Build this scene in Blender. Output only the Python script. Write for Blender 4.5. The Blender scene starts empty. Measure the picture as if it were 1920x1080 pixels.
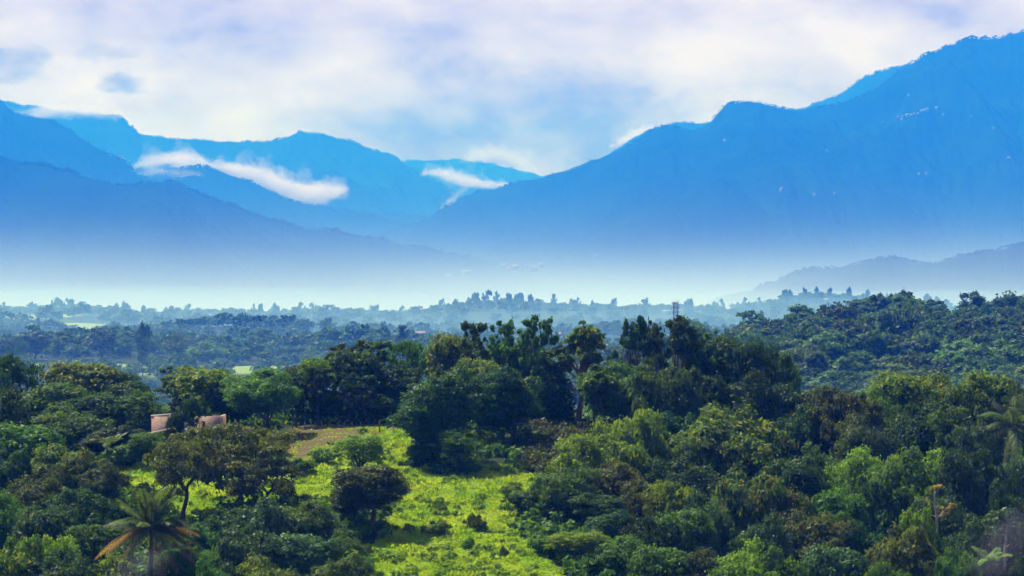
import bpy, math, random
import numpy as np
R = math.radians
S = bpy.context.scene
COL = S.collection
# ------------------------------------------------------------------ camera
F = 4533.0                                   # focal length in pixels of a 1920 wide frame
cam = bpy.data.cameras.new("camera"); cam_o = bpy.data.objects.new("camera", cam); COL.objects.link(cam_o)
cam.lens = 85; cam.sensor_width = 36; cam.clip_start = 1; cam.clip_end = 120000
cam_o.location = (0, 0, 0); cam_o.rotation_euler = (R(90), 0, 0)
S.camera = cam_o
# ------------------------------------------------------------------ exposure and sampling
S.view_settings.view_transform = 'Standard'; S.view_settings.look = 'None'
S.view_settings.exposure = 1.15; S.view_settings.gamma = 1
S.cycles.use_denoising = True; S.cycles.denoising_prefilter = 'ACCURATE'; S.cycles.denoising_input_passes = 'RGB_ALBEDO_NORMAL'
S.cycles.volume_bounces = 2
S.cycles.max_bounces = 8; S.cycles.diffuse_bounces = 3; S.cycles.transmission_bounces = 3
# ------------------------------------------------------------------ world: nishita air with a broken cloud deck
SUN_EL, SUN_AZ = 57, -48                      # degrees; azimuth from +Y (view direction) towards +X
W = bpy.data.worlds.new("World"); S.world = W; W.use_nodes = True
nt = W.node_tree; N = nt.nodes; L = nt.links
for n in list(N): N.remove(n)
def nd(tree, typ, **kw):
    n = tree.nodes.new(typ)
    for k, v in kw.items():
        if k == 'inp':
            for kk, vv in v.items(): n.inputs[kk].default_value = vv
        else: setattr(n, k, v)
    return n
def world():
    sky = nd(nt, 'ShaderNodeTexSky', sky_type='NISHITA', sun_disc=False, sun_elevation=R(SUN_EL), sun_rotation=R(SUN_AZ),
             altitude=300.0, air_density=1.0, dust_density=1.0)
    bg1 = nd(nt, 'ShaderNodeBackground', inp={'Strength': 0.12}); L.new(sky.outputs[0], bg1.inputs[0])
    geo = nd(nt, 'ShaderNodeTexCoord')
    sep = nd(nt, 'ShaderNodeSeparateXYZ'); L.new(geo.outputs['Generated'], sep.inputs[0])
    def M(op, a, b=None, c=None, clamp=False):
        m = nd(nt, 'ShaderNodeMath', operation=op, use_clamp=clamp)
        for i, v in enumerate((a, b, c)):
            if v is None: continue
            if isinstance(v, (int, float)): m.inputs[i].default_value = v
            else: L.new(v, m.inputs[i])
        return m.outputs[0]
    X, Y, Z = sep.outputs
    az = M('MULTIPLY', M('ARCTAN2', X, Y), 1.0)
    el = M('ARCSINE', Z)
    comb = nd(nt, 'ShaderNodeCombineXYZ'); L.new(az, comb.inputs[0]); L.new(M('MULTIPLY', el, 1.9), comb.inputs[1])
    def noise(scale, detail, rough, off=(0, 0, 0), dist=0.0):
        mp = nd(nt, 'ShaderNodeMapping'); mp.inputs['Location'].default_value = off; L.new(comb.outputs[0], mp.inputs[0])
        n = nd(nt, 'ShaderNodeTexNoise', inp={'Scale': scale, 'Detail': detail, 'Roughness': rough, 'Distortion': dist})
        L.new(mp.outputs[0], n.inputs['Vector']); return n.outputs[0]
    def blob(a0, e0, ra, re, soft=1.0):        # 1 at a cloud bank's middle (azimuth, elevation), 0 outside it
        dx = M('DIVIDE', M('SUBTRACT', az2, a0), ra); dy = M('DIVIDE', M('SUBTRACT', el2, e0), re)
        r = M('ADD', M('MULTIPLY', dx, dx), M('MULTIPLY', dy, dy))
        return M('MULTIPLY', M('SUBTRACT', 1.0, r, clamp=True), soft)
    dn = nd(nt, 'ShaderNodeTexNoise', inp={'Scale': 38, 'Detail': 7, 'Roughness': .62}); L.new(comb.outputs[0], dn.inputs['Vector'])
    ds = nd(nt, 'ShaderNodeSeparateColor'); L.new(dn.outputs['Color'], ds.inputs[0])
    az2 = M('ADD', az, M('MULTIPLY', M('SUBTRACT', ds.outputs[0], .5), .055)); el2 = M('ADD', el, M('MULTIPLY', M('SUBTRACT', ds.outputs[1], .5), .026))
    def px(x): return (x - 960) / F
    def py(y): return (540 - y) / F
    n1 = noise(9, 9, 0.52, (3.1, 0.7, 0), 0.35)
    n2 = noise(21, 10, 0.6, (1.3, 4.2, 0), 0.2)
    shade = M('ADD', M('MULTIPLY', n1, 1.5), M('MULTIPLY', n2, 1.15))             # ~1.0 middle
    grey = M('ADD', blob(px(930), py(250), 0.105, 0.032, 0.42), blob(px(1150), py(160), 0.075, 0.02, 0.16))
    grey = M('ADD', grey, blob(px(330), py(190), 0.05, 0.02, 0.10))
    lit = M('ADD', blob(px(160), py(165), 0.055, 0.012, 0.22), blob(px(1500), py(110), 0.12, 0.016, 0.20))
    v = M('ADD', M('SUBTRACT', shade, grey), lit)
    mr = nd(nt, 'ShaderNodeMapRange', inp={1: 0.82, 2: 1.62}); L.new(v, mr.inputs[0])
    cr = nd(nt, 'ShaderNodeValToRGB'); L.new(mr.outputs[0], cr.inputs[0])
    e = cr.color_ramp.elements
    e[0].position = 0; e[0].color = (0.12, 0.07, 0.18, 1)
    e[1].position = 1; e[1].color = (0.41, 0.355, 0.47, 1)
    m = cr.color_ramp.elements.new(0.5); m.color = (0.29, 0.235, 0.35, 1)
    bg2 = nd(nt, 'ShaderNodeBackground', inp={'Strength': 1.0})
    # openings in the deck
    h1 = M('MULTIPLY', blob(px(235), py(165), 0.016, 0.0062, 1.0), 1.0)
    h2 = M('MULTIPLY', blob(px(35), py(132), 0.02, 0.0075, 1.0), 1.1)
    h3 = M('MULTIPLY', blob(px(215), py(108), 0.010, 0.005, 1.0), 0.5)
    n3 = noise(45, 6, 0.6, (7.7, 2.0, 0), 0.3)
    hole = M('MULTIPLY', M('ADD', M('ADD', h1, h2), h3), M('MULTIPLY', n3, 1.5), clamp=True)
    gap = nd(nt, 'ShaderNodeMix', data_type='RGBA'); L.new(hole, gap.inputs[0]); L.new(cr.outputs[0], gap.inputs[6]); gap.inputs[7].default_value = (0.13, 0.09, 0.19, 1)
    L.new(gap.outputs[2], bg2.inputs[0])
    dk = nd(nt, 'ShaderNodeMapRange', inp={1: 0.16, 2: 0.5, 3: 1.0, 4: 0.34}); L.new(el, dk.inputs[0]); L.new(dk.outputs[0], bg2.inputs[1])   # unseen sky overhead dimmed to cut the ambient light
    n4 = noise(2.2, 5, 0.5, (9, 9, 0))
    hi = nd(nt, 'ShaderNodeMapRange', inp={1: 0.36, 2: 0.56}); L.new(n4, hi.inputs[0])
    eu = nd(nt, 'ShaderNodeMapRange', inp={1: 0.22, 2: 0.6}); L.new(el, eu.inputs[0])   # unseen deck overhead opened up to add blue ambient light
    over = M('MULTIPLY', hi.outputs[0], eu.outputs[0])
    mix = nd(nt, 'ShaderNodeMixShader'); L.new(over, mix.inputs[0]); L.new(bg2.outputs[0], mix.inputs[1]); L.new(bg1.outputs[0], mix.inputs[2])
    out = nd(nt, 'ShaderNodeOutputWorld'); L.new(mix.outputs[0], out.inputs[0])
world()
W.cycles.sampling_method = 'MANUAL'; W.cycles.sample_map_resolution = 1024
# ------------------------------------------------------------------ sun
sl = bpy.data.lights.new("sun", 'SUN'); so = bpy.data.objects.new("sun", sl); COL.objects.link(so)
sl.energy = 5.0; sl.angle = R(0.55); sl.color = (1.0, 0.955, 0.955)
so.rotation_euler = (R(90 - SUN_EL), 0, R(180 - SUN_AZ))   # lamp axis (+Z of the lamp) points to the sun
so.location = (-150, 190, 240)
# ------------------------------------------------------------------ helpers
def kind(o, k): o['kind'] = k; return o
def tag(o, label, cat, group=None):
    o['label'] = label; o['category'] = cat
    if group: o['group'] = group
    return o
def link(o, parent=None):
    COL.objects.link(o)
    if parent is not None: o.parent = parent
    return o
def empty(name, loc=(0, 0, 0), rz=0.0):
    o = bpy.data.objects.new(name, None); o.empty_display_size = .5; o.location = loc; o.rotation_euler = (0, 0, rz); COL.objects.link(o); return o
def np_mesh(name, V, faces_flat, starts, totals, smooth=False):
    me = bpy.data.meshes.new(name)
    V = np.ascontiguousarray(V, dtype=np.float32)
    me.vertices.add(len(V)); me.vertices.foreach_set('co', V.ravel())
    me.loops.add(len(faces_flat)); me.loops.foreach_set('vertex_index', np.asarray(faces_flat, dtype=np.int32))
    me.polygons.add(len(starts)); me.polygons.foreach_set('loop_start', np.asarray(starts, dtype=np.int32))
    try: me.polygons.foreach_set('loop_total', np.asarray(totals, dtype=np.int32))
    except Exception: pass
    if smooth: me.polygons.foreach_set('use_smooth', np.ones(len(starts), dtype=bool))
    me.update(calc_edges=True); return me
def quads_mesh(name, V, Q, smooth=False):
    Q = np.asarray(Q, dtype=np.int32); n = len(Q)
    return np_mesh(name, V, Q.ravel(), np.arange(n) * 4, np.full(n, 4), smooth)
def tris_mesh(name, V, T, smooth=False):
    T = np.asarray(T, dtype=np.int32); n = len(T)
    return np_mesh(name, V, T.ravel(), np.arange(n) * 3, np.full(n, 3), smooth)
def mesh_obj(name, me, mat=None, parent=None):
    o = bpy.data.objects.new(name, me)
    if mat is not None: me.materials.append(mat)
    return link(o, parent)
def grid_quads(nr, nc, flip=False):
    i = np.arange(nr - 1)[:, None] * nc + np.arange(nc - 1)[None, :]
    i = i.ravel()
    q = np.stack([i, i + 1, i + 1 + nc, i + nc], 1)
    return q[:, ::-1] if flip else q
class VN:                                     # value noise on a hashed lattice
    def __init__(s, seed):
        r = np.random.RandomState(seed); s.t = r.rand(256, 256)
    def __call__(s, x, y):
        xi = np.floor(x).astype(int); yi = np.floor(y).astype(int); fx = x - xi; fy = y - yi
        fx = fx * fx * (3 - 2 * fx); fy = fy * fy * (3 - 2 * fy); t = s.t
        a = t[xi & 255, yi & 255]; b = t[(xi + 1) & 255, yi & 255]; c = t[xi & 255, (yi + 1) & 255]; d = t[(xi + 1) & 255, (yi + 1) & 255]
        return (a * (1 - fx) + b * fx) * (1 - fy) + (c * (1 - fx) + d * fx) * fy
    def fbm(s, x, y, oct=5, g=0.5):
        v = 0; a = 1; tot = 0
        for k in range(oct): v = v + a * s(x * 2 ** k + 17 * k, y * 2 ** k + 31 * k); tot += a; a *= g
        return v / tot
    def ridged(s, x, y, oct=5, g=0.5):
        v = 0; a = 1; tot = 0
        for k in range(oct): v = v + a * (1 - np.abs(2 * s(x * 2 ** k + 17 * k, y * 2 ** k + 31 * k) - 1)); tot += a; a *= g
        return v / tot
vn = VN(5); vn2 = VN(11)
def inpoly(px, py, poly):
    px = np.asarray(px, float); py = np.asarray(py, float); c = np.zeros(px.shape, bool); n = len(poly); j = n - 1
    for i in range(n):
        xi, yi = poly[i]; xj, yj = poly[j]
        c ^= ((yi > py) != (yj > py)) & (px < (xj - xi) * (py - yi) / ((yj - yi) if yj != yi else 1e-9) + xi); j = i
    return c
# ------------------------------------------------------------------ materials
def new_mat(name):
    m = bpy.data.materials.new(name); m.use_nodes = True; t = m.node_tree
    for n in list(t.nodes): t.nodes.remove(n)
    return m, t, nd(t, 'ShaderNodeOutputMaterial')
def rgb(c): return (c[0], c[1], c[2], 1)
def mixc(t, fac, a, b, mode='MIX'):
    m = nd(t, 'ShaderNodeMix', data_type='RGBA', blend_type=mode)
    for i, v in ((0, fac), (6, a), (7, b)):
        if isinstance(v, (int, float)): m.inputs[i].default_value = v
        elif isinstance(v, tuple): m.inputs[i].default_value = rgb(v)
        else: t.links.new(v, m.inputs[i])
    return m.outputs[2]
def mrange(t, src, a, b, c=0.0, d=1.0):
    m = nd(t, 'ShaderNodeMapRange', inp={1: a, 2: b, 3: c, 4: d}); t.links.new(src, m.inputs[0]); return m.outputs[0]
def tnoise(t, vec, scale, detail=4, rough=0.5):
    n = nd(t, 'ShaderNodeTexNoise', inp={'Scale': scale, 'Detail': detail, 'Roughness': rough}); t.links.new(vec, n.inputs['Vector']); return n.outputs[0]
def leaf_mat(name, dark, light, tip=None, transl=0.38, var=0.25, rough=0.55, tipf=0.12):
    m, t, out = new_mat(name)
    g = nd(t, 'ShaderNodeNewGeometry'); oi = nd(t, 'ShaderNodeObjectInfo'); tc = nd(t, 'ShaderNodeTexCoord')
    c = mixc(t, g.outputs['Random Per Island'], dark, light)
    n = tnoise(t, tc.outputs['Object'], 0.55, 3)
    c = mixc(t, mrange(t, n, 0.35, 0.68), c, light, 'MIX')
    if tip:
        n2 = tnoise(t, tc.outputs['Object'], 0.9, 4, 0.6)
        sel = nd(t, 'ShaderNodeMath', operation='MULTIPLY'); t.links.new(mrange(t, n2, 0.56 - tipf * .3, 0.66), sel.inputs[0]); t.links.new(g.outputs['Random Per Island'], sel.inputs[1])
        c = mixc(t, sel.outputs[0], c, tip)
    hsv = nd(t, 'ShaderNodeHueSaturation'); t.links.new(c, hsv.inputs['Color'])
    t.links.new(mrange(t, oi.outputs['Random'], 0, 1, 0.485, 0.52), hsv.inputs['Hue'])
    t.links.new(mrange(t, oi.outputs['Random'], 0, 1, 1 - var, 1 + var), hsv.inputs['Value'])
    p = nd(t, 'ShaderNodeBsdfPrincipled', inp={'Roughness': rough, 'Specular IOR Level': 0.12}); t.links.new(hsv.outputs[0], p.inputs['Base Color'])
    tr = nd(t, 'ShaderNodeBsdfTranslucent'); c2 = mixc(t, 1.0, hsv.outputs[0], (1.9, 1.8, 0.5), 'MULTIPLY'); t.links.new(c2, tr.inputs[0])
    mx = nd(t, 'ShaderNodeMixShader', inp={0: transl}); t.links.new(p.outputs[0], mx.inputs[1]); t.links.new(tr.outputs[0], mx.inputs[2])
    t.links.new(mx.outputs[0], out.inputs[0]); return m
def simple_mat(name, a, b, scale=3.0, rough=0.8, bump=0.0, metal=0.0, detail=5):
    m, t, out = new_mat(name)
    tc = nd(t, 'ShaderNodeTexCoord'); n = tnoise(t, tc.outputs['Object'], scale, detail, 0.6)
    c = mixc(t, mrange(t, n, 0.3, 0.7), a, b)
    p = nd(t, 'ShaderNodeBsdfPrincipled', inp={'Roughness': rough, 'Metallic': metal, 'Specular IOR Level': 0.2}); t.links.new(c, p.inputs['Base Color'])
    if bump:
        bn = nd(t, 'ShaderNodeBump', inp={'Strength': bump, 'Distance': 0.1}); t.links.new(n, bn.inputs['Height']); t.links.new(bn.outputs[0], p.inputs['Normal'])
    t.links.new(p.outputs[0], out.inputs[0]); return m
def volume_mat(name, color, density, aniso=0.0):
    m, t, out = new_mat(name)
    v = nd(t, 'ShaderNodeVolumePrincipled', inp={'Color': rgb(color), 'Density': density, 'Anisotropy': aniso, 'Absorption Color': (1, 1, 1, 1)})
    t.links.new(v.outputs[0], out.inputs['Volume'])
    m.cycles.homogeneous_volume = True
    return m
def box_obj(name, x0, x1, y0, y1, z0, z1, mat):
    V = [(x, y, z) for z in (z0, z1) for y in (y0, y1) for x in (x0, x1)]
    Q = [(0, 2, 3, 1), (4, 5, 7, 6), (0, 1, 5, 4), (2, 6, 7, 3), (0, 4, 6, 2), (1, 3, 7, 5)]
    return mesh_obj(name, quads_mesh(name, np.array(V, float), Q), mat)
# ------------------------------------------------------------------ the ground: one sheet, hill in front, valley, rolling country
# each row: distance, then (picture column at that bearing, ground height in metres)
def zz(py, d): return (540 - py) * d / F
ROWS = [
 (-400, [(0, 10), (1920, 10)]),
 (0, [(0, -2.2), (1920, -2.2)]),
 (30, [(0, -12), (1920, -12)]),
 (80, [(0, -30), (1920, -32)]),
 (140, [(0, -33), (1920, -36)]),
 (172, [(0, -28.5), (500, -27), (700, -24.5), (1000, -24.5), (1250, -27), (1920, -30)]),
 (190, [(0, zz(1150, 190)), (500, zz(1120, 190)), (650, zz(1085, 190)), (1000, zz(1085, 190)), (1200, zz(1110, 190)), (1920, zz(1150, 190))]),
 (205, [(0, zz(1060, 205)), (250, zz(1030, 205)), (650, zz(1010, 205)), (1000, zz(1010, 205)), (1200, zz(1040, 205)), (1920, zz(1070, 205))]),
 (222, [(0, zz(970, 222)), (250, zz(930, 222)), (650, zz(925, 222)), (1000, zz(925, 222)), (1200, zz(960, 222)), (1920, zz(990, 222))]),
 (240, [(0, zz(875, 240)), (250, zz(862, 240)), (600, zz(850, 240)), (950, zz(858, 240)), (1200, zz(880, 240)), (1920, zz(900, 240))]),
 (256, [(0, zz(830, 256)), (300, zz(822, 256)), (600, zz(808, 256)), (780, zz(806, 256)), (1000, zz(815, 256)), (1100, zz(815, 256)), (1300, zz(845, 256)), (1920, zz(850, 256))]),
 (268, [(0, zz(822, 268)), (600, zz(795, 268)), (1050, zz(805, 268)), (1300, zz(835, 268)), (1920, zz(840, 268))]),
 (290, [(0, zz(840, 290)), (600, zz(810, 290)), (1050, zz(830, 290)), (1920, zz(850, 290))]),
 (350, [(0, -33), (1920, -30)]),
 (480, [(0, -42), (1920, -33)]),
 (600, [(0, -45), (1000, -42), (1300, zz(800, 600)), (1920, zz(765, 600))]),
 (680, [(0, -45), (1000, -42), (1150, zz(770, 680)), (1400, zz(725, 680)), (1920, zz(700, 680))]),
 (760, [(0, -44), (900, -42), (1100, zz(745, 760)), (1300, zz(690, 760)), (1500, zz(665, 760)), (1700, zz(640, 760)), (1920, zz(640, 760))]),
 (820, [(0, -43), (900, -43), (1100, zz(735, 820)), (1250, zz(690, 820)), (1350, zz(655, 820)), (1450, zz(640, 820)), (1550, zz(618, 820)), (1650, zz(602, 820)), (1800, zz(606, 820)), (1920, zz(602, 820)), (2100, zz(590, 820))]),
 (850, [(0, -43), (900, -43), (1100, zz(735, 850)), (1250, zz(680, 850)), (1350, zz(650, 850)), (1450, zz(632, 850)), (1550, zz(610, 850)), (1650, zz(594, 850)), (1800, zz(600, 850)), (1920, zz(595, 850)), (2100, zz(585, 850))]),
 (960, [(0, zz(735, 960)), (600, zz(740, 960)), (1200, -43), (1920, -32)]),
 (1080, [(0, zz(702, 1080)), (300, zz(705, 1080)), (700, zz(715, 1080)), (1200, -43), (1920, -42)]),
 (1200, [(0, zz(686, 1200)), (300, zz(687, 1200)), (700, zz(693, 1200)), (1300, -43), (1920, -45)]),
 (1330, [(0, zz(668, 1330)), (200, zz(660, 1330)), (400, zz(670, 1330)), (600, zz(672, 1330)), (1000, zz(680, 1330)), (1300, -43), (1920, -45)]),
 (1450, [(0, zz(652, 1450)), (230, zz(648, 1450)), (400, zz(655, 1450)), (600, zz(650, 1450)), (800, zz(655, 1450)), (1000, zz(668, 1450)), (1300, -42), (1920, -45)]),
 (1650, [(0, -46), (500, -44), (1000, -47), (1920, -50)]),
 (1900, [(0, -48), (500, -44), (1000, -50), (1920, -50)]),
 (2080, [(0, -46), (200, -45), (300, zz(630, 2080)), (400, zz(614, 2080)), (520, zz(612, 2080)), (560, zz(625, 2080)), (750, zz(634, 2080)), (900, zz(640, 2080)), (1000, zz(640, 2080)), (1100, zz(628, 2080)), (1300, zz(628, 2080)), (1400, -45), (1920, -50)]),
 (2300, [(0, zz(628, 2300)), (150, zz(620, 2300)), (250, zz(630, 2300)), (500, -50), (1920, -50)]),
 (2550, [(0, zz(606, 2550)), (150, zz(604, 2550)), (250, zz(612, 2550)), (500, zz(620, 2550)), (1920, -48)]),
 (3000, [(-100, zz(592, 3000)), (0, zz(589, 3000)), (100, zz(584, 3000)), (200, zz(588, 3000)), (300, zz(596, 3000)), (400, zz(590, 3000)), (500, zz(597, 3000)), (600, zz(590, 3000)), (700, zz(592, 3000)), (760, zz(602, 3000)), (800, zz(590, 3000)), (860, zz(580, 3000)), (930, zz(573, 3000)), (1000, zz(577, 3000)), (1100, zz(582, 3000)), (1200, zz(587, 3000)), (1300, zz(584, 3000)), (1400, zz(586, 3000)), (1450, zz(572, 3000)), (1520, zz(560, 3000)), (1580, zz(564, 3000)), (1660, zz(572, 3000)), (1760, zz(582, 3000)), (1850, zz(590, 3000)), (1920, zz(586, 3000)), (2100, zz(580, 3000))]),
 (3700, [(0, -62), (1920, -62)]),
 (6000, [(0, -64), (1920, -64)]),
 (40000, [(0, -70), (1920, -70)]),
]
_D = np.array([r[0] for r in ROWS], float)
_PX = np.arange(-700, 2621, 20.0)
_T = np.array([np.interp(_PX, [p[0] for p in r[1]], [p[1] for p in r[1]]) for r in ROWS])
_k = np.exp(-0.5 * (np.arange(-3, 4) / 1.5) ** 2); _k /= _k.sum()
_T = np.array([np.convolve(np.pad(row, 3, mode='edge'), _k, 'valid') for row in _T])
_M = np.zeros_like(_T)                                        # monotone-ish slopes
_s = (_T[1:] - _T[:-1]) / (_D[1:] - _D[:-1])[:, None]
for i in range(1, len(_D) - 1):
    a, b = _s[i - 1], _s[i]; _M[i] = np.where(a * b > 0, 2 * a * b / (a + b + 1e-12 * np.sign(a + b + 1e-30)), 0)
def ground(x, y, noise=True):
    x = np.asarray(x, float); y = np.asarray(y, float)
    yy = np.maximum(y, 60.0)
    px = np.clip(960 + F * x / yy, -690, 2610)
    yc = np.clip(y, _D[0], _D[-1] - 1)
    i = np.clip(np.searchsorted(_D, yc, side='right') - 1, 0, len(_D) - 2)
    h = _D[i + 1] - _D[i]; t = (yc - _D[i]) / h
    u = (px - _PX[0]) / 20.0; j = np.clip(u.astype(int), 0, len(_PX) - 2); f = u - j
    def g(A, k): return A[k, j] * (1 - f) + A[k, j + 1] * f
    p0, p1, m0, m1 = g(_T, i), g(_T, i + 1), g(_M, i) * h, g(_M, i + 1) * h
    z = (2 * t ** 3 - 3 * t ** 2 + 1) * p0 + (t ** 3 - 2 * t ** 2 + t) * m0 + (-2 * t ** 3 + 3 * t ** 2) * p1 + (t ** 3 - t ** 2) * m1
    side = np.clip((px - 1090) / 170.0, 0, 1) + np.clip((190 - px) / 120.0, 0, 1) * .7
    z = z - 5.0 * side * side * (3 - 2 * np.clip(side, 0, 1)) / np.maximum(1, 1) * np.exp(-((y - 215) / 38.0) ** 4)
    dip = np.clip((px - 320) / 70.0, 0, 1) * np.clip((675 - px) / 50.0, 0, 1) * np.clip((211 - y) / 9.0, 0, 1) * np.clip((y - 150) / 20.0, 0, 1)
    z = z - 3.6 * dip * dip * (3 - 2 * dip)
    if noise:
        z = z + (vn.fbm(x / 14.0, y / 14.0, 4) - .5) * 1.3 * np.clip(y / 100, 0, 1)
        z = z + (vn2.fbm(x / 90.0, y / 90.0, 3) - .5) * np.clip((y - 300) / 400, 0, 1) * 6
    return z
def proj(x, y, z): return 960 + F * x / y, 540 - F * z / y
MEADOW = [(196, 885), (225, 872), (270, 866), (340, 872), (420, 880), (520, 868), (575, 858), (640, 828), (700, 812), (748, 812), (790, 840), (880, 862), (960, 880), (1020, 893),
          (1000, 925), (955, 945), (965, 985), (1003, 1030), (1050, 1075), (1085, 1130), (690, 1130), (690, 1040), (745, 965), (650, 975), (560, 935), (450, 945), (395, 975), (340, 985), (290, 950), (215, 920)]
DIRT = [(495, 822), (560, 806), (700, 800), (745, 806), (700, 822), (640, 838), (640, 850), (585, 872), (540, 862), (505, 848)]
LFIELD = [(40, 1120), (60, 1200), (340, 1215), (520, 1190), (540, 1130), (330, 1090), (150, 1130)]     # column, distance
FFIELD = [(60, 2280), (60, 2560), (200, 2560), (250, 2300)]
FFIELD2 = [(-50, 2620), (100, 2700), (200, 2850), (-50, 2850)]
def masks(x, y):
    px, py = proj(x, np.maximum(y, 1), ground(x, y, False))
    near = (y > 165) & (y < 268)
    j = (vn.fbm(x / 3.0, y / 3.0, 3) - .5) * 22
    me = near & inpoly(px + j, py + j, MEADOW); di = near & inpoly(px + j, py + j * .4, DIRT)
    fld = inpoly(px, y, LFIELD) | inpoly(px, y, FFIELD) | inpoly(px, y, FFIELD2)
    return me, di, fld
def build_ground():
    ys = np.concatenate([np.arange(-400, 0, 40), np.arange(0, 160, 6), np.arange(160, 280, 1.2), np.arange(280, 600, 7), np.arange(600, 900, 5), np.arange(900, 3200, 20), np.geomspace(3200, 60000, 36)])
    t = np.linspace(-1, 1, 361); s = np.sign(t) * (0.25 * np.abs(t) + 0.75 * np.abs(t) ** 3)
    Yg = np.repeat(ys[:, None], len(t), 1); Xg = s[None, :] * (300 + 0.62 * np.maximum(Yg, 0)) * np.where(Yg > 3200, 1 + (Yg - 3200) / 15000, 1)
    Z = ground(Xg, Yg)
    V = np.stack([Xg.ravel(), Yg.ravel(), Z.ravel()], 1)
    me = quads_mesh('ground', V, grid_quads(len(ys), len(t)), True)
    a, b, c = masks(Xg.ravel(), Yg.ravel())
    at = me.attributes.new('cover', 'FLOAT_COLOR', 'POINT')
    col = np.stack([a, b, c, np.ones(len(a))], 1).astype(np.float32); at.data.foreach_set('color', col.ravel())
    m, t_, out = new_mat('ground_cover')
    an = nd(t_, 'ShaderNodeAttribute', attribute_name='cover'); sp = nd(t_, 'ShaderNodeSeparateColor'); t_.links.new(an.outputs['Color'], sp.inputs[0])
    tc = nd(t_, 'ShaderNodeTexCoord'); O = tc.outputs['Object']
    base = mixc(t_, tnoise(t_, O, 0.15, 6), (0.010, 0.022, 0.006), (0.024, 0.036, 0.010))
    grass = mixc(t_, mrange(t_, tnoise(t_, O, 0.12, 6, .65), .35, .65), (0.09, 0.17, 0.010), (0.20, 0.29, 0.018))
    dirt = mixc(t_, mrange(t_, tnoise(t_, O, 0.4, 6, .65), .35, .65), (0.105, 0.058, 0.036), (0.055, 0.065, 0.02))
    field = mixc(t_, tnoise(t_, O, 0.02, 4), (0.10, 0.17, 0.035), (0.17, 0.22, 0.05))
    c = mixc(t_, sp.outputs[0], base, grass); c = mixc(t_, sp.outputs[1], c, dirt); c = mixc(t_, sp.outputs[2], c, field)
    p = nd(t_, 'ShaderNodeBsdfPrincipled', inp={'Roughness': 0.95, 'Specular IOR Level': 0.05}); t_.links.new(c, p.inputs['Base Color'])
    bn = nd(t_, 'ShaderNodeBump', inp={'Strength': 0.6, 'Distance': 0.3}); t_.links.new(tnoise(t_, O, 1.5, 6, .7), bn.inputs['Height']); t_.links.new(bn.outputs[0], p.inputs['Normal'])
    t_.links.new(p.outputs[0], out.inputs[0])
    return kind(mesh_obj('ground', me, m), 'structure')
build_ground()
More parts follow.
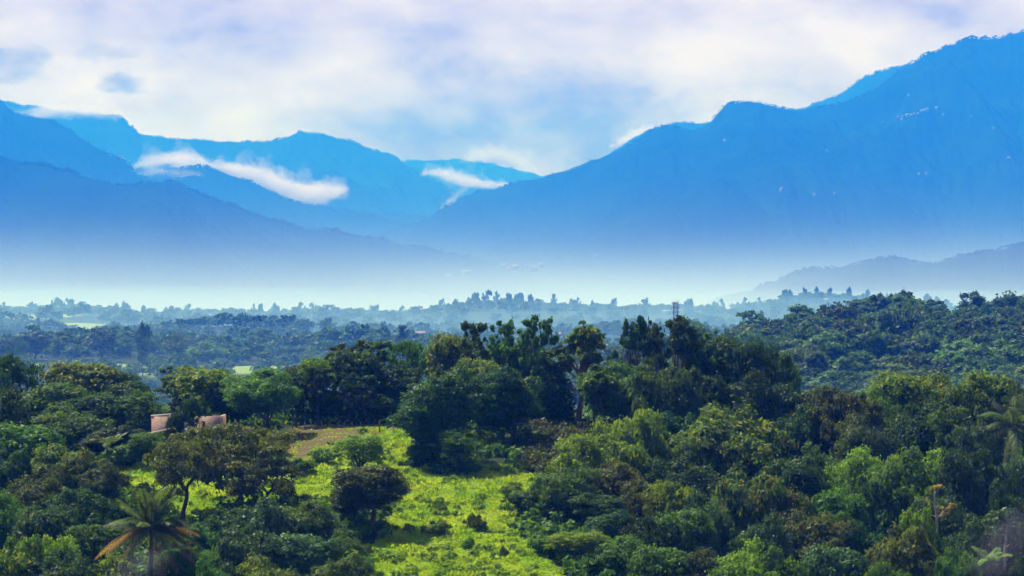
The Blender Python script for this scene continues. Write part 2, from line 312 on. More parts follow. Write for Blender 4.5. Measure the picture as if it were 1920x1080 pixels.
# ------------------------------------------------------------------ mountains: each ridge a sheet with spurs, front slope and back slope
def forest_far(name, a, b):
    m, t, out = new_mat(name)
    tc = nd(t, 'ShaderNodeTexCoord'); O = tc.outputs['Object']
    c = mixc(t, mrange(t, tnoise(t, O, 0.004, 8, .6), .38, .62), a, b)
    p = nd(t, 'ShaderNodeBsdfPrincipled', inp={'Roughness': 1.0, 'Specular IOR Level': 0.0}); t.links.new(c, p.inputs['Base Color'])
    bn = nd(t, 'ShaderNodeBump', inp={'Strength': 0.6, 'Distance': 18.0}); t.links.new(tnoise(t, O, 0.03, 6, .7), bn.inputs['Height']); t.links.new(bn.outputs[0], p.inputs['Normal'])
    t.links.new(p.outputs[0], out.inputs[0]); return m
MF = forest_far('far_forest', (0.0005, 0.004, 0.004), (0.004, 0.015, 0.009))
MOUNT = {}
CREST = []
def mountain(name, d, prof, front, back, seed, spur=1.0, toe=0.0):
    # prof: crest (column, row) at distance d; front/back: metres the slopes run towards and away from the camera
    v = VN(seed)
    xs = np.arange(prof[0][0], prof[-1][0] + 1, 3.2); pc = np.interp(xs, [p[0] for p in prof], [p[1] for p in prof])
    k = np.exp(-0.5 * (np.arange(-4, 5) / 2.0) ** 2); k /= k.sum(); pc = np.convolve(np.pad(pc, 4, mode='edge'), k, 'valid')
    X0 = (xs - 960) / F * d
    H = (540 - pc) / F * d
    H = H + (v.fbm(X0 / 70.0, X0 * 0 + 3, 5, .62) - .5) * 26 * min(1, d / 8000)
    tt = np.concatenate([np.linspace(-1, 0, 90), np.linspace(0, 1, 22)[1:]])
    Tg = np.repeat(tt[:, None], len(xs), 1); Xg = np.repeat(X0[None, :], len(tt), 0)
    base = -75.0
    meander = (v.fbm(Xg / 1400.0, Tg * 0, 3) - .5) * front * 0.35
    Yg = d + np.where(Tg < 0, Tg * front, Tg * back) + meander * (1 - np.abs(Tg))  * 0 + (v.fbm(Xg / 900., Tg * 0 + 7, 3) - .5) * front * .5 * (np.clip(-Tg, 0, 1) * (1 - np.clip(-Tg, 0, 1)) * 4)
    a = np.abs(Tg)
    prof_t = np.where(Tg < 0, (1 - a) ** 1.25 * (1 + 0.35 * a), (1 - a) ** 1.0)
    rel = (H[None, :] - base)
    # spurs and gullies running down the slope
    rd = v.ridged(Xg / 620.0 + Tg * 0.7, Yg / 1500.0, 6, 0.5)
    rd2 = v.ridged(Xg / 210.0 + Tg * 0.5, Yg / 420.0, 4, 0.5)
    amp = np.where(Tg < 0, np.sin(np.pi * np.clip(a, 0, 1)) ** 0.8, 0.3 * a)
    Z = base + rel * prof_t + amp * spur * ((rd - .62) * 0.52 * rel * (1 - a * .3) + (rd2 - .6) * 0.10 * rel)
    Z = Z + (v.fbm(Xg / 75.0, Yg / 150.0, 3) - .5) * rel * .05 * np.clip(a * 6, 0, 1) * np.clip((1 - a) * 6, 0, 1)
    # perspective: a slope point nearer than the crest must stay below the line of sight to the crest
    lim = H[None, :] * Yg / d
    Xw = Xg * Yg / d
    Z = np.where(Tg < 0, np.minimum(Z, lim - (a * 6)), Z)
    V = np.stack([Xw.ravel(), Yg.ravel(), Z.ravel()], 1)
    me = quads_mesh(name, V, grid_quads(len(tt), len(xs)), True)
    o = kind(mesh_obj('mountain', me, MF), 'structure')
    MOUNT[name] = (Xw, Yg, Z, xs)
    CREST.append((name, Xw[89], Yg[89], Z[89], d))
    return o
mountain('A', 6500, [(-420, 240), (-200, 262), (0, 298), (60, 312), (130, 325), (200, 345), (250, 350), (275, 342), (315, 338), (345, 348), (390, 370), (440, 392), (500, 412), (560, 424), (640, 440), (720, 452), (820, 470), (1000, 510), (1200, 560)], 1500, 900, 21)
mountain('B', 8600, [(-420, 120), (-200, 150), (0, 192), (30, 214), (60, 222), (90, 226), (140, 250), (180, 278), (230, 305), (260, 335), (300, 372), (400, 410), (600, 450), (800, 500), (900, 560)], 1300, 700, 22)
mountain('B2', 9300, [(100, 345), (250, 332), (330, 318), (390, 313), (425, 325), (470, 343), (510, 362), (560, 381), (600, 391), (680, 404), (800, 430), (900, 470), (1000, 520)], 700, 500, 23)
mountain('D', 9800, [(300, 400), (460, 392), (530, 394), (600, 398), (640, 394), (660, 402), (800, 407), (900, 410), (1000, 420), (1100, 440), (1300, 500)], 1500, 600, 24, 0.7)
mountain('C', 12500, [(-400, 170), (-100, 178), (0, 187), (60, 200), (140, 212), (215, 215), (240, 232), (270, 255), (330, 262), (400, 264), (450, 267), (530, 263), (560, 247), (610, 252), (650, 262), (690, 282), (730, 290), (760, 312), (800, 332), (840, 352), (900, 385), (980, 420), (1200, 480)], 2200, 900, 25)
mountain('E', 15500, [(600, 330), (740, 305), (790, 302), (850, 299), (900, 303), (950, 314), (1000, 326), (1100, 345), (1250, 380)], 2500, 900, 26)
mountain('R', 8600, [(640, 470), (760, 430), (820, 402), (860, 376), (890, 361), (955, 350), (985, 338), (1080, 320), (1100, 308), (1150, 287), (1200, 262), (1225, 241), (1260, 236), (1290, 246), (1310, 241), (1335, 226), (1350, 208), (1375, 193), (1400, 188), (1440, 196), (1480, 205), (1510, 206), (1560, 201), (1600, 186), (1640, 165), (1700, 125), (1740, 102), (1780, 88), (1820, 72), (1870, 72), (1900, 63), (1920, 60), (2050, 40), (2200, 20), (2500, 60)], 2600, 1200, 27)
mountain('R2', 11500, [(1050, 330), (1140, 290), (1190, 257), (1240, 238), (1270, 228), (1320, 232), (1400, 215), (1510, 205), (1540, 190), (1580, 175), (1620, 145), (1670, 128), (1720, 120), (1800, 118), (1950, 120)], 1200, 800, 28)
mountain('M', 4900, [(1200, 612), (1380, 560), (1500, 512), (1560, 500), (1640, 488), (1700, 492), (1740, 491), (1800, 484), (1850, 476), (1900, 461), (2000, 446), (2200, 430), (2400, 440)], 800, 400, 29, 0.6)
# trees standing along the crests: one mass per range of far slopes
def far_woods():
    rs = np.random.RandomState(4); V = []; Tq = []; n0 = 0
    oct_v = np.array([(1, 0, 0), (0, 1, 0), (-1, 0, 0), (0, -1, 0), (0, 0, 1.0), (0, 0, -0.6)], float)
    oct_f = np.array([(0, 1, 4), (1, 2, 4), (2, 3, 4), (3, 0, 4), (1, 0, 5), (2, 1, 5), (3, 2, 5), (0, 3, 5)])
    for name, X, Y, Z, d in CREST:
        ok = np.where((proj(X, Y, Z)[0] > -60) & (proj(X, Y, Z)[0] < 1980))[0]
        n = int(len(ok) * 3.5)
        for q in range(n):
            i = rs.choice(ok); cl = vn(np.array(X[i] / 60.0), np.array(1.0 * len(name)))
            if rs.rand() > cl * 1.3: continue
            s = rs.uniform(2.2, 5.0) * (0.5 + cl); tall = rs.uniform(.8, 1.6)
            for b in range(rs.randint(1, 4)):
                sb = s * rs.uniform(.6, 1)
                c = np.array([X[i] + rs.uniform(-6, 6), Y[i] + rs.uniform(-30, 25), Z[i] + s * rs.uniform(.1, 1.0) * tall])
                vv = oct_v * rs.uniform(.7, 1.25, (6, 1)) * np.array([sb, sb, sb * .8]) + c
                V.append(vv); Tq.append(oct_f + n0); n0 += 6
    V = np.concatenate(V); Tq = np.concatenate(Tq)
    o = mesh_obj('distant_woodland', tris_mesh('distant_woodland', V, Tq), MF); kind(o, 'stuff'); tag(o, 'blue hazy woodland along the mountain crests', 'woodland')
far_woods()
def on_mountain(name, px_, py_):              # the first point of a slope that the sight line to (column, row) meets
    Xw, Yg, Z, xs = MOUNT[name]
    j = int(np.argmin(np.abs((960 + F * Xw[89] / Yg[89]) - px_)))
    pyc = 540 - F * Z[:90, j] / Yg[:90, j]
    i = int(np.argmin(np.abs(pyc - py_)))
    return np.array([(px_ - 960) / F * Yg[i, j], Yg[i, j], Z[i, j]])
HAZE_COL = (0.012, 0.136, 0.745); HAZE_D = 2.45e-4
MC = (0.575, 0.735, 1.0); MB = (0.36, 0.70, 1.0)
# mist banks that thicken away from the camera: near edge, far edge, top there and there, half width, density, colour
MIST = [(1300, 2985, -46, 7, 1500, 6.5e-4, MB), (450, 880, -23, -13, 500, 2.8e-4, MB)]
MIST_K, MIST_H = 6.4e-4, 44.0
# ------------------------------------------------------------------ tree building kit
def unit(v): return v / np.maximum(np.linalg.norm(v, axis=-1, keepdims=True), 1e-9)
def rdir(rs, n):
    v = rs.normal(size=(n, 3)); return unit(v)
def leaves(rs, P, Nn, size, aspect=1.7, wob=0.6):
    # one small pointed leaf spray (4 corners) at each point, facing roughly along its normal
    n = len(P); Nn = unit(Nn + rs.normal(size=(n, 3)) * wob)
    a = unit(np.cross(Nn, rdir(rs, n))); b = np.cross(Nn, a)
    s = size * rs.uniform(.55, 1.3, (n, 1)); l = a * s * .5 * aspect; w = b * s * .5
    bend = Nn * s * rs.uniform(-.25, .25, (n, 1))
    V = np.stack([P - l, P - w * .9 + bend, P + l, P + w + bend], 1).reshape(-1, 3)
    Q = np.arange(n * 4).reshape(-1, 4)
    return V, Q
def tube(path, rad, sides=6):
    path = np.asarray(path, float); rad = np.asarray(rad, float); n = len(path)
    tan = np.gradient(path, axis=0); tan = unit(tan)
    up = np.array([0.31, 0.95, 0.07]); a = unit(np.cross(tan, up)); b = np.cross(tan, a)
    th = np.arange(sides) / sides * 2 * math.pi
    V = (path[:, None, :] + rad[:, None, None] * (np.cos(th)[None, :, None] * a[:, None, :] + np.sin(th)[None, :, None] * b[:, None, :])).reshape(-1, 3)
    Q = []
    for i in range(n - 1):
        for k in range(sides):
            k2 = (k + 1) % sides; Q.append((i * sides + k, i * sides + k2, (i + 1) * sides + k2, (i + 1) * sides + k))
    return V, np.array(Q)
def join(parts):
    V = []; Q = []; n = 0
    for v, q in parts:
        if len(v) == 0: continue
        V.append(v); Q.append(q + n); n += len(v)
    return np.concatenate(V), np.concatenate(Q)
def limb(rs, a, b, r0, r1, sag=.12, n=7):
    a = np.asarray(a, float); b = np.asarray(b, float); t = np.linspace(0, 1, n)[:, None]
    L = np.linalg.norm(b - a); off = rs.normal(size=3) * L * sag
    bulge = np.array([0, 0, -L * .08])
    p = a * (1 - t) + b * t + np.sin(t * math.pi) * (off * .6 + bulge) + np.sin(t * 2 * math.pi) * rs.normal(size=3) * L * sag * .3
    return tube(p, r0 * (1 - t[:, 0]) + r1 * t[:, 0], 5)
def puff(rs, c, r, n, ls, flat=.75, up=.0, sub=16, sig=.16, droop=0.0, wob=.6):
    # one clump of foliage: leaf sprays gathered round twig ends on the clump's skin
    d = rdir(rs, sub * 3); keep = d[:, 2] > rs.uniform(-.75, .15, len(d)); d = d[keep][:sub]
    if len(d) < 4: d = rdir(rs, sub)
    cen = c + d * r * np.array([1, 1, flat]) * rs.uniform(.62, 1.02, (len(d), 1))
    k = rs.randint(0, len(d), n)
    off = rs.normal(size=(n, 3)) * r * sig * 1.25; off[:, 2] *= .7
    P = cen[k] + off
    if droop: P[:, 2] -= np.abs(rs.normal(size=n)) * droop
    Nn = d[k] * .8 + off / (r * sig) * .35 + np.array([0, 0, .30])
    return leaves(rs, P, Nn, ls, wob=wob)
def make_tree(seed, H=10, Rw=5, base=.28, npuff=26, pr=1.5, flat=.9, leaf=.27, nleaf=11000, style='round', trunk=.22, lean=.06, fill=.12, droop=0.0, stems=1, sub=16):
    rs = np.random.RandomState(seed); parts = []; wood = []
    zc0 = H * base; ch = H - zc0; hz = ch / 2; C = np.array([0, 0, zc0 + hz])
    P = []; ph = rs.rand(2) * 6.283
    tries = 0
    while len(P) < npuff and tries < 4000:
        tries += 1
        d = rdir(rs, 1)[0]
        if style == 'umbrella':
            rr = math.sqrt(rs.rand()); th = rs.rand() * 6.283
            x, y = rr * math.cos(th), rr * math.sin(th)
            z = H - ch * (.30 * rr ** 2 + rs.uniform(.0, .5) * (1 + .6 * (rs.rand() < .4)))
            c = np.array([x * (Rw - pr * .7), y * (Rw - pr * .7), z - pr * flat])
        elif style == 'tall':
            z = zc0 + ch * rs.rand() ** .8; w = Rw * (.35 + .75 * math.sin(math.pi * min(1, (z - zc0) / ch * .8 + .15)))
            th = rs.rand() * 6.283; rr = w * rs.uniform(.35, 1.0) * (1 + .3 * math.sin(2 * th + ph[0] + z))
            c = np.array([rr * math.cos(th), rr * math.sin(th), z - pr * .5])
        elif style == 'cone':
            u = rs.rand(); z = zc0 + ch * u; w = (Rw - pr * .5) * (1 - u) ** .75
            th = rs.rand() * 6.283; rr = w * (.6 + .4 * rs.rand()); c = np.array([rr * math.cos(th), rr * math.sin(th), z - pr * .3])
        else:
            if d[2] < -.35 and rs.rand() < .7: continue
            u = rs.uniform(.5, 1.0) * (1 + .22 * math.sin(2 * math.atan2(d[1], d[0]) + ph[0]) * (1 - abs(d[2])) + .20 * math.sin(3 * math.atan2(d[1], d[0]) + ph[1] + 3 * d[2]))
            c = C + d * np.array([Rw - pr * .8, Rw - pr * .8, hz - pr * flat * .8]) * u
            if style == 'dome' and c[2] < zc0 + .15 * ch: continue
        c[:2] += rs.normal(size=2) * .12 * Rw * .5
        if any(np.linalg.norm(c - q[0]) < pr * (.62 if style != 'tall' else .8) for q in P) and tries < 2500: continue
        P.append((c, pr * rs.choice([rs.uniform(.5, .85), rs.uniform(.85, 1.4)])))
    tot = sum(p[1] ** 2 for p in P)
    for c, r in P:
        parts.append(puff(rs, c, r, max(12, int(nleaf * (1 - fill) * r * r / tot)), leaf, flat, sub=sub if style != 'tall' else 7, droop=droop, sig=.16 if style != 'tall' else .26))
    if fill:
        n = int(nleaf * fill); d = rdir(rs, n); u = rs.rand(n, 1) ** .45
        Q = C + d * np.array([Rw * .78, Rw * .78, hz * .78]) * u if style not in ('umbrella', 'tall') else np.array([p[0] for p in P])[rs.randint(0, len(P), n)] + rs.normal(size=(n, 3)) * pr * .6
        parts.append(leaves(rs, Q, d, leaf * 1.5))
    # wood: trunk, forks, limbs out to the clumps
    lx, ly = rs.normal(size=2) * lean * H
    for s in range(stems):
        b0 = np.array([rs.normal() * .25 * (stems > 1), rs.normal() * .25 * (stems > 1), -1.2])
        fork = np.array([lx + rs.normal() * .08 * H * (stems > 1), ly + rs.normal() * .08 * H * (stems > 1), zc0 + ch * (.08 if style != 'tall' else .1)])
        top = np.array([lx * 1.2 + rs.normal() * .3, ly * 1.2, H - pr * (1.0 if style != 'umbrella' else 1.4)])
        t = np.linspace(0, 1, 9)[:, None]
        wob = np.sin(t * 5 + s * 2) * rs.normal(size=3) * np.array([.02, .02, 0]) * H
        pth = b0 * (1 - t) + fork * t + wob * (t * (1 - t) * 4)
        rad = trunk * (1.35 - .55 * t[:, 0]); rad[0] *= 1.5; rad[1] *= 1.12
        wood.append(tube(pth, rad, 8))
        if style in ('tall', 'cone', 'round', 'dense'): wood.append(limb(rs, fork, top, trunk * .75, trunk * .15, .06, 9))
        nmain = 4 if style in ('umbrella', 'round', 'dome') else 3
        cs = sorted(P, key=lambda p: math.atan2(p[0][1], p[0][0]))
        grp = np.array_split(np.arange(len(cs)), nmain * stems)
        for gi in range(s * nmain, (s + 1) * nmain):
            if len(grp[gi]) == 0: continue
            cen = np.mean([cs[i][0] for i in grp[gi]], 0); mid = fork * .45 + cen * .55; mid[2] = min(mid[2], fork[2] * .4 + cen[2] * .6) - .1
            wood.append(limb(rs, fork - np.array([0, 0, .3]), mid, trunk * .62, trunk * .34, .10))
            for i in grp[gi]:
                wood.append(limb(rs, mid, cs[i][0] + np.array([0, 0, -cs[i][1] * .1]), trunk * .32, trunk * .09, .1, 6))
    return join(parts), join(wood)
PROTO = {}
def proto(key, **kw):
    (V, Q), (TV, TQ) = make_tree(**kw)
    a = quads_mesh(key + '_crown', V, Q); b = quads_mesh(key + '_trunk', TV, TQ, True)
    lo = np.percentile(V, 1, axis=0); hi = np.percentile(V, 99.2, axis=0)
    a.materials.append(None); b.materials.append(None)
    PROTO[key] = dict(crown=a, trunk=b, w=hi[0] - lo[0], dep=hi[1] - lo[1], h=hi[2], cx=(hi[0] + lo[0]) / 2)
def setmat(o, m):
    o.material_slots[0].link = 'OBJECT'; o.material_slots[0].material = m
COUNT = {}
def place_tree(key, x, y, z, w, h, rz, leafm, barkm, name, label, cat='tree', group=None):
    p = PROTO[key]; sx = w / ((p['w'] + p['dep']) / 2); sz = h / p['h']
    root = empty(name, (x, y, z), rz); tag(root, label, cat, group)
    c = bpy.data.objects.new('crown', p['crown']); t = bpy.data.objects.new('trunk', p['trunk'])
    for o, m in ((c, leafm), (t, barkm)):
        link(o, root); setmat(o, m)
    root.scale = (sx, sx, sz)
    return root
# foliage and bark (real leaf albedos; the crown's own shade does the rest)
LM = {
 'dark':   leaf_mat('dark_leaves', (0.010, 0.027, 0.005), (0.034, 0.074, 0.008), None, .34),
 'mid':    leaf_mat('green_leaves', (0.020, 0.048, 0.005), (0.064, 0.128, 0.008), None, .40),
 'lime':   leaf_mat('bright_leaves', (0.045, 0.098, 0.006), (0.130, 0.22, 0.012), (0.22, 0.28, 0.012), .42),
 'tipped': leaf_mat('gold_tipped_leaves', (0.018, 0.045, 0.005), (0.060, 0.118, 0.008), (0.28, 0.27, 0.010), .42, tipf=.3),
 'olive':  leaf_mat('olive_leaves', (0.026, 0.038, 0.005), (0.074, 0.090, 0.008), (0.13, 0.115, 0.012), .38),
 'brown':  leaf_mat('russet_leaves', (0.018, 0.030, 0.006), (0.050, 0.070, 0.010), (0.095, 0.070, 0.016), .34, tipf=.1),
 'grey':   leaf_mat('grey_green_leaves', (0.016, 0.044, 0.012), (0.055, 0.105, 0.028), None, .30, rough=.5),
 'red':    leaf_mat('red_tipped_leaves', (0.018, 0.044, 0.006), (0.060, 0.100, 0.012), (0.17, 0.085, 0.016), .36, tipf=.3),
 'far':    leaf_mat('valley_leaves', (0.016, 0.036, 0.006), (0.048, 0.090, 0.010), None, .28, .35),
 'farl':   leaf_mat('pale_valley_leaves', (0.028, 0.062, 0.008), (0.080, 0.140, 0.016), None, .30, .25),
}
BM = {
 'dark': simple_mat('dark_bark', (0.035, 0.028, 0.022), (0.075, 0.060, 0.048), 4, .9, .6),
 'pink': simple_mat('peeling_bark', (0.20, 0.085, 0.055), (0.10, 0.055, 0.04), 2.5, .7, .4),
 'pale': simple_mat('pale_bark', (0.34, 0.29, 0.24), (0.16, 0.13, 0.11), 3, .8, .4),
}
proto('roundA', seed=1, H=10, Rw=5, base=.22, npuff=30, pr=1.5, nleaf=22500, leaf=0.200)
proto('roundB', seed=2, H=9, Rw=5.4, base=.18, npuff=34, pr=1.35, nleaf=22500, leaf=0.200)
proto('roundC', seed=3, H=11, Rw=4.6, base=.26, npuff=26, pr=1.6, nleaf=21000, leaf=0.216, flat=.85)
proto('denseA', seed=4, H=10, Rw=4.6, base=.08, npuff=46, pr=1.25, nleaf=30000, leaf=0.192, fill=.2, style='dense')
proto('denseB', seed=5, H=9, Rw=5.2, base=.06, npuff=52, pr=1.2, nleaf=31500, leaf=0.192, fill=.2, style='dense')
proto('domeA', seed=6, H=7, Rw=5.4, base=.15, npuff=40, pr=1.15, nleaf=25500, leaf=0.208, flat=.6, style='dome', droop=.25)
proto('domeB', seed=7, H=8, Rw=5.0, base=.2, npuff=36, pr=1.2, nleaf=24000, leaf=0.208, flat=.55, style='dome', droop=.2)
proto('umbA', seed=8, H=8, Rw=6.2, base=.36, npuff=44, pr=1.1, nleaf=15000, leaf=0.176, flat=.38, style='umbrella', trunk=.26, fill=.03, lean=.02)
proto('umbB', seed=9, H=8.5, Rw=5.8, base=.33, npuff=46, pr=1.05, nleaf=15500, leaf=0.176, flat=.42, style='umbrella', trunk=.22, fill=.03, lean=.03)
proto('tallA', seed=10, H=13, Rw=3.3, base=.34, npuff=66, pr=.46, nleaf=7600, leaf=0.272, flat=.85, style='tall', trunk=.2, fill=.03)
proto('tallB', seed=31, H=13, Rw=3.7, base=.3, npuff=72, pr=.45, nleaf=8000, leaf=0.272, flat=.8, style='tall', trunk=.2, fill=.03)
proto('tallC', seed=12, H=12, Rw=4.0, base=.36, npuff=64, pr=.50, nleaf=7600, leaf=0.272, flat=.8, style='tall', trunk=.22, fill=.02)
proto('fineA', seed=13, H=8, Rw=3.6, base=.2, npuff=34, pr=.9, nleaf=9750, leaf=0.176, fill=.05, stems=2)
proto('fineB', seed=14, H=9, Rw=4.0, base=.25, npuff=30, pr=1.0, nleaf=10500, leaf=0.192, fill=.04, stems=2, trunk=.16)
proto('coneA', seed=15, H=9, Rw=4, base=.03, npuff=46, pr=1.1, nleaf=25500, leaf=0.176, style='cone', fill=.2)
proto('bushA', seed=16, H=4, Rw=2.6, base=.02, npuff=22, pr=.8, nleaf=9000, leaf=0.176, style='dense', trunk=.08, stems=2)
proto('bushB', seed=17, H=3.6, Rw=2.8, base=.02, npuff=24, pr=.75, nleaf=9000, leaf=0.192, style='dense', trunk=.08, stems=3)
# lower detail ones for the valley, where a tree is some 40 pixels wide
for i, (st, H_, R_, b_, n_, f_) in enumerate([('round', 10, 5.2, .16, 22, .7), ('dense', 9, 5, .06, 26, .75), ('dome', 8, 6, .15, 22, .55), ('umbrella', 9, 6, .4, 18, .45), ('tall', 13, 3.6, .3, 16, .8), ('round', 11, 4.6, .2, 20, .8), ('cone', 11, 4, .05, 22, .8)]):
    proto('val%d' % i, seed=40 + i, H=H_, Rw=R_, base=b_, npuff=n_, pr=R_ * .3, nleaf=5200, leaf=.42, flat=f_, style=st, trunk=.25, fill=.12, sub=9)
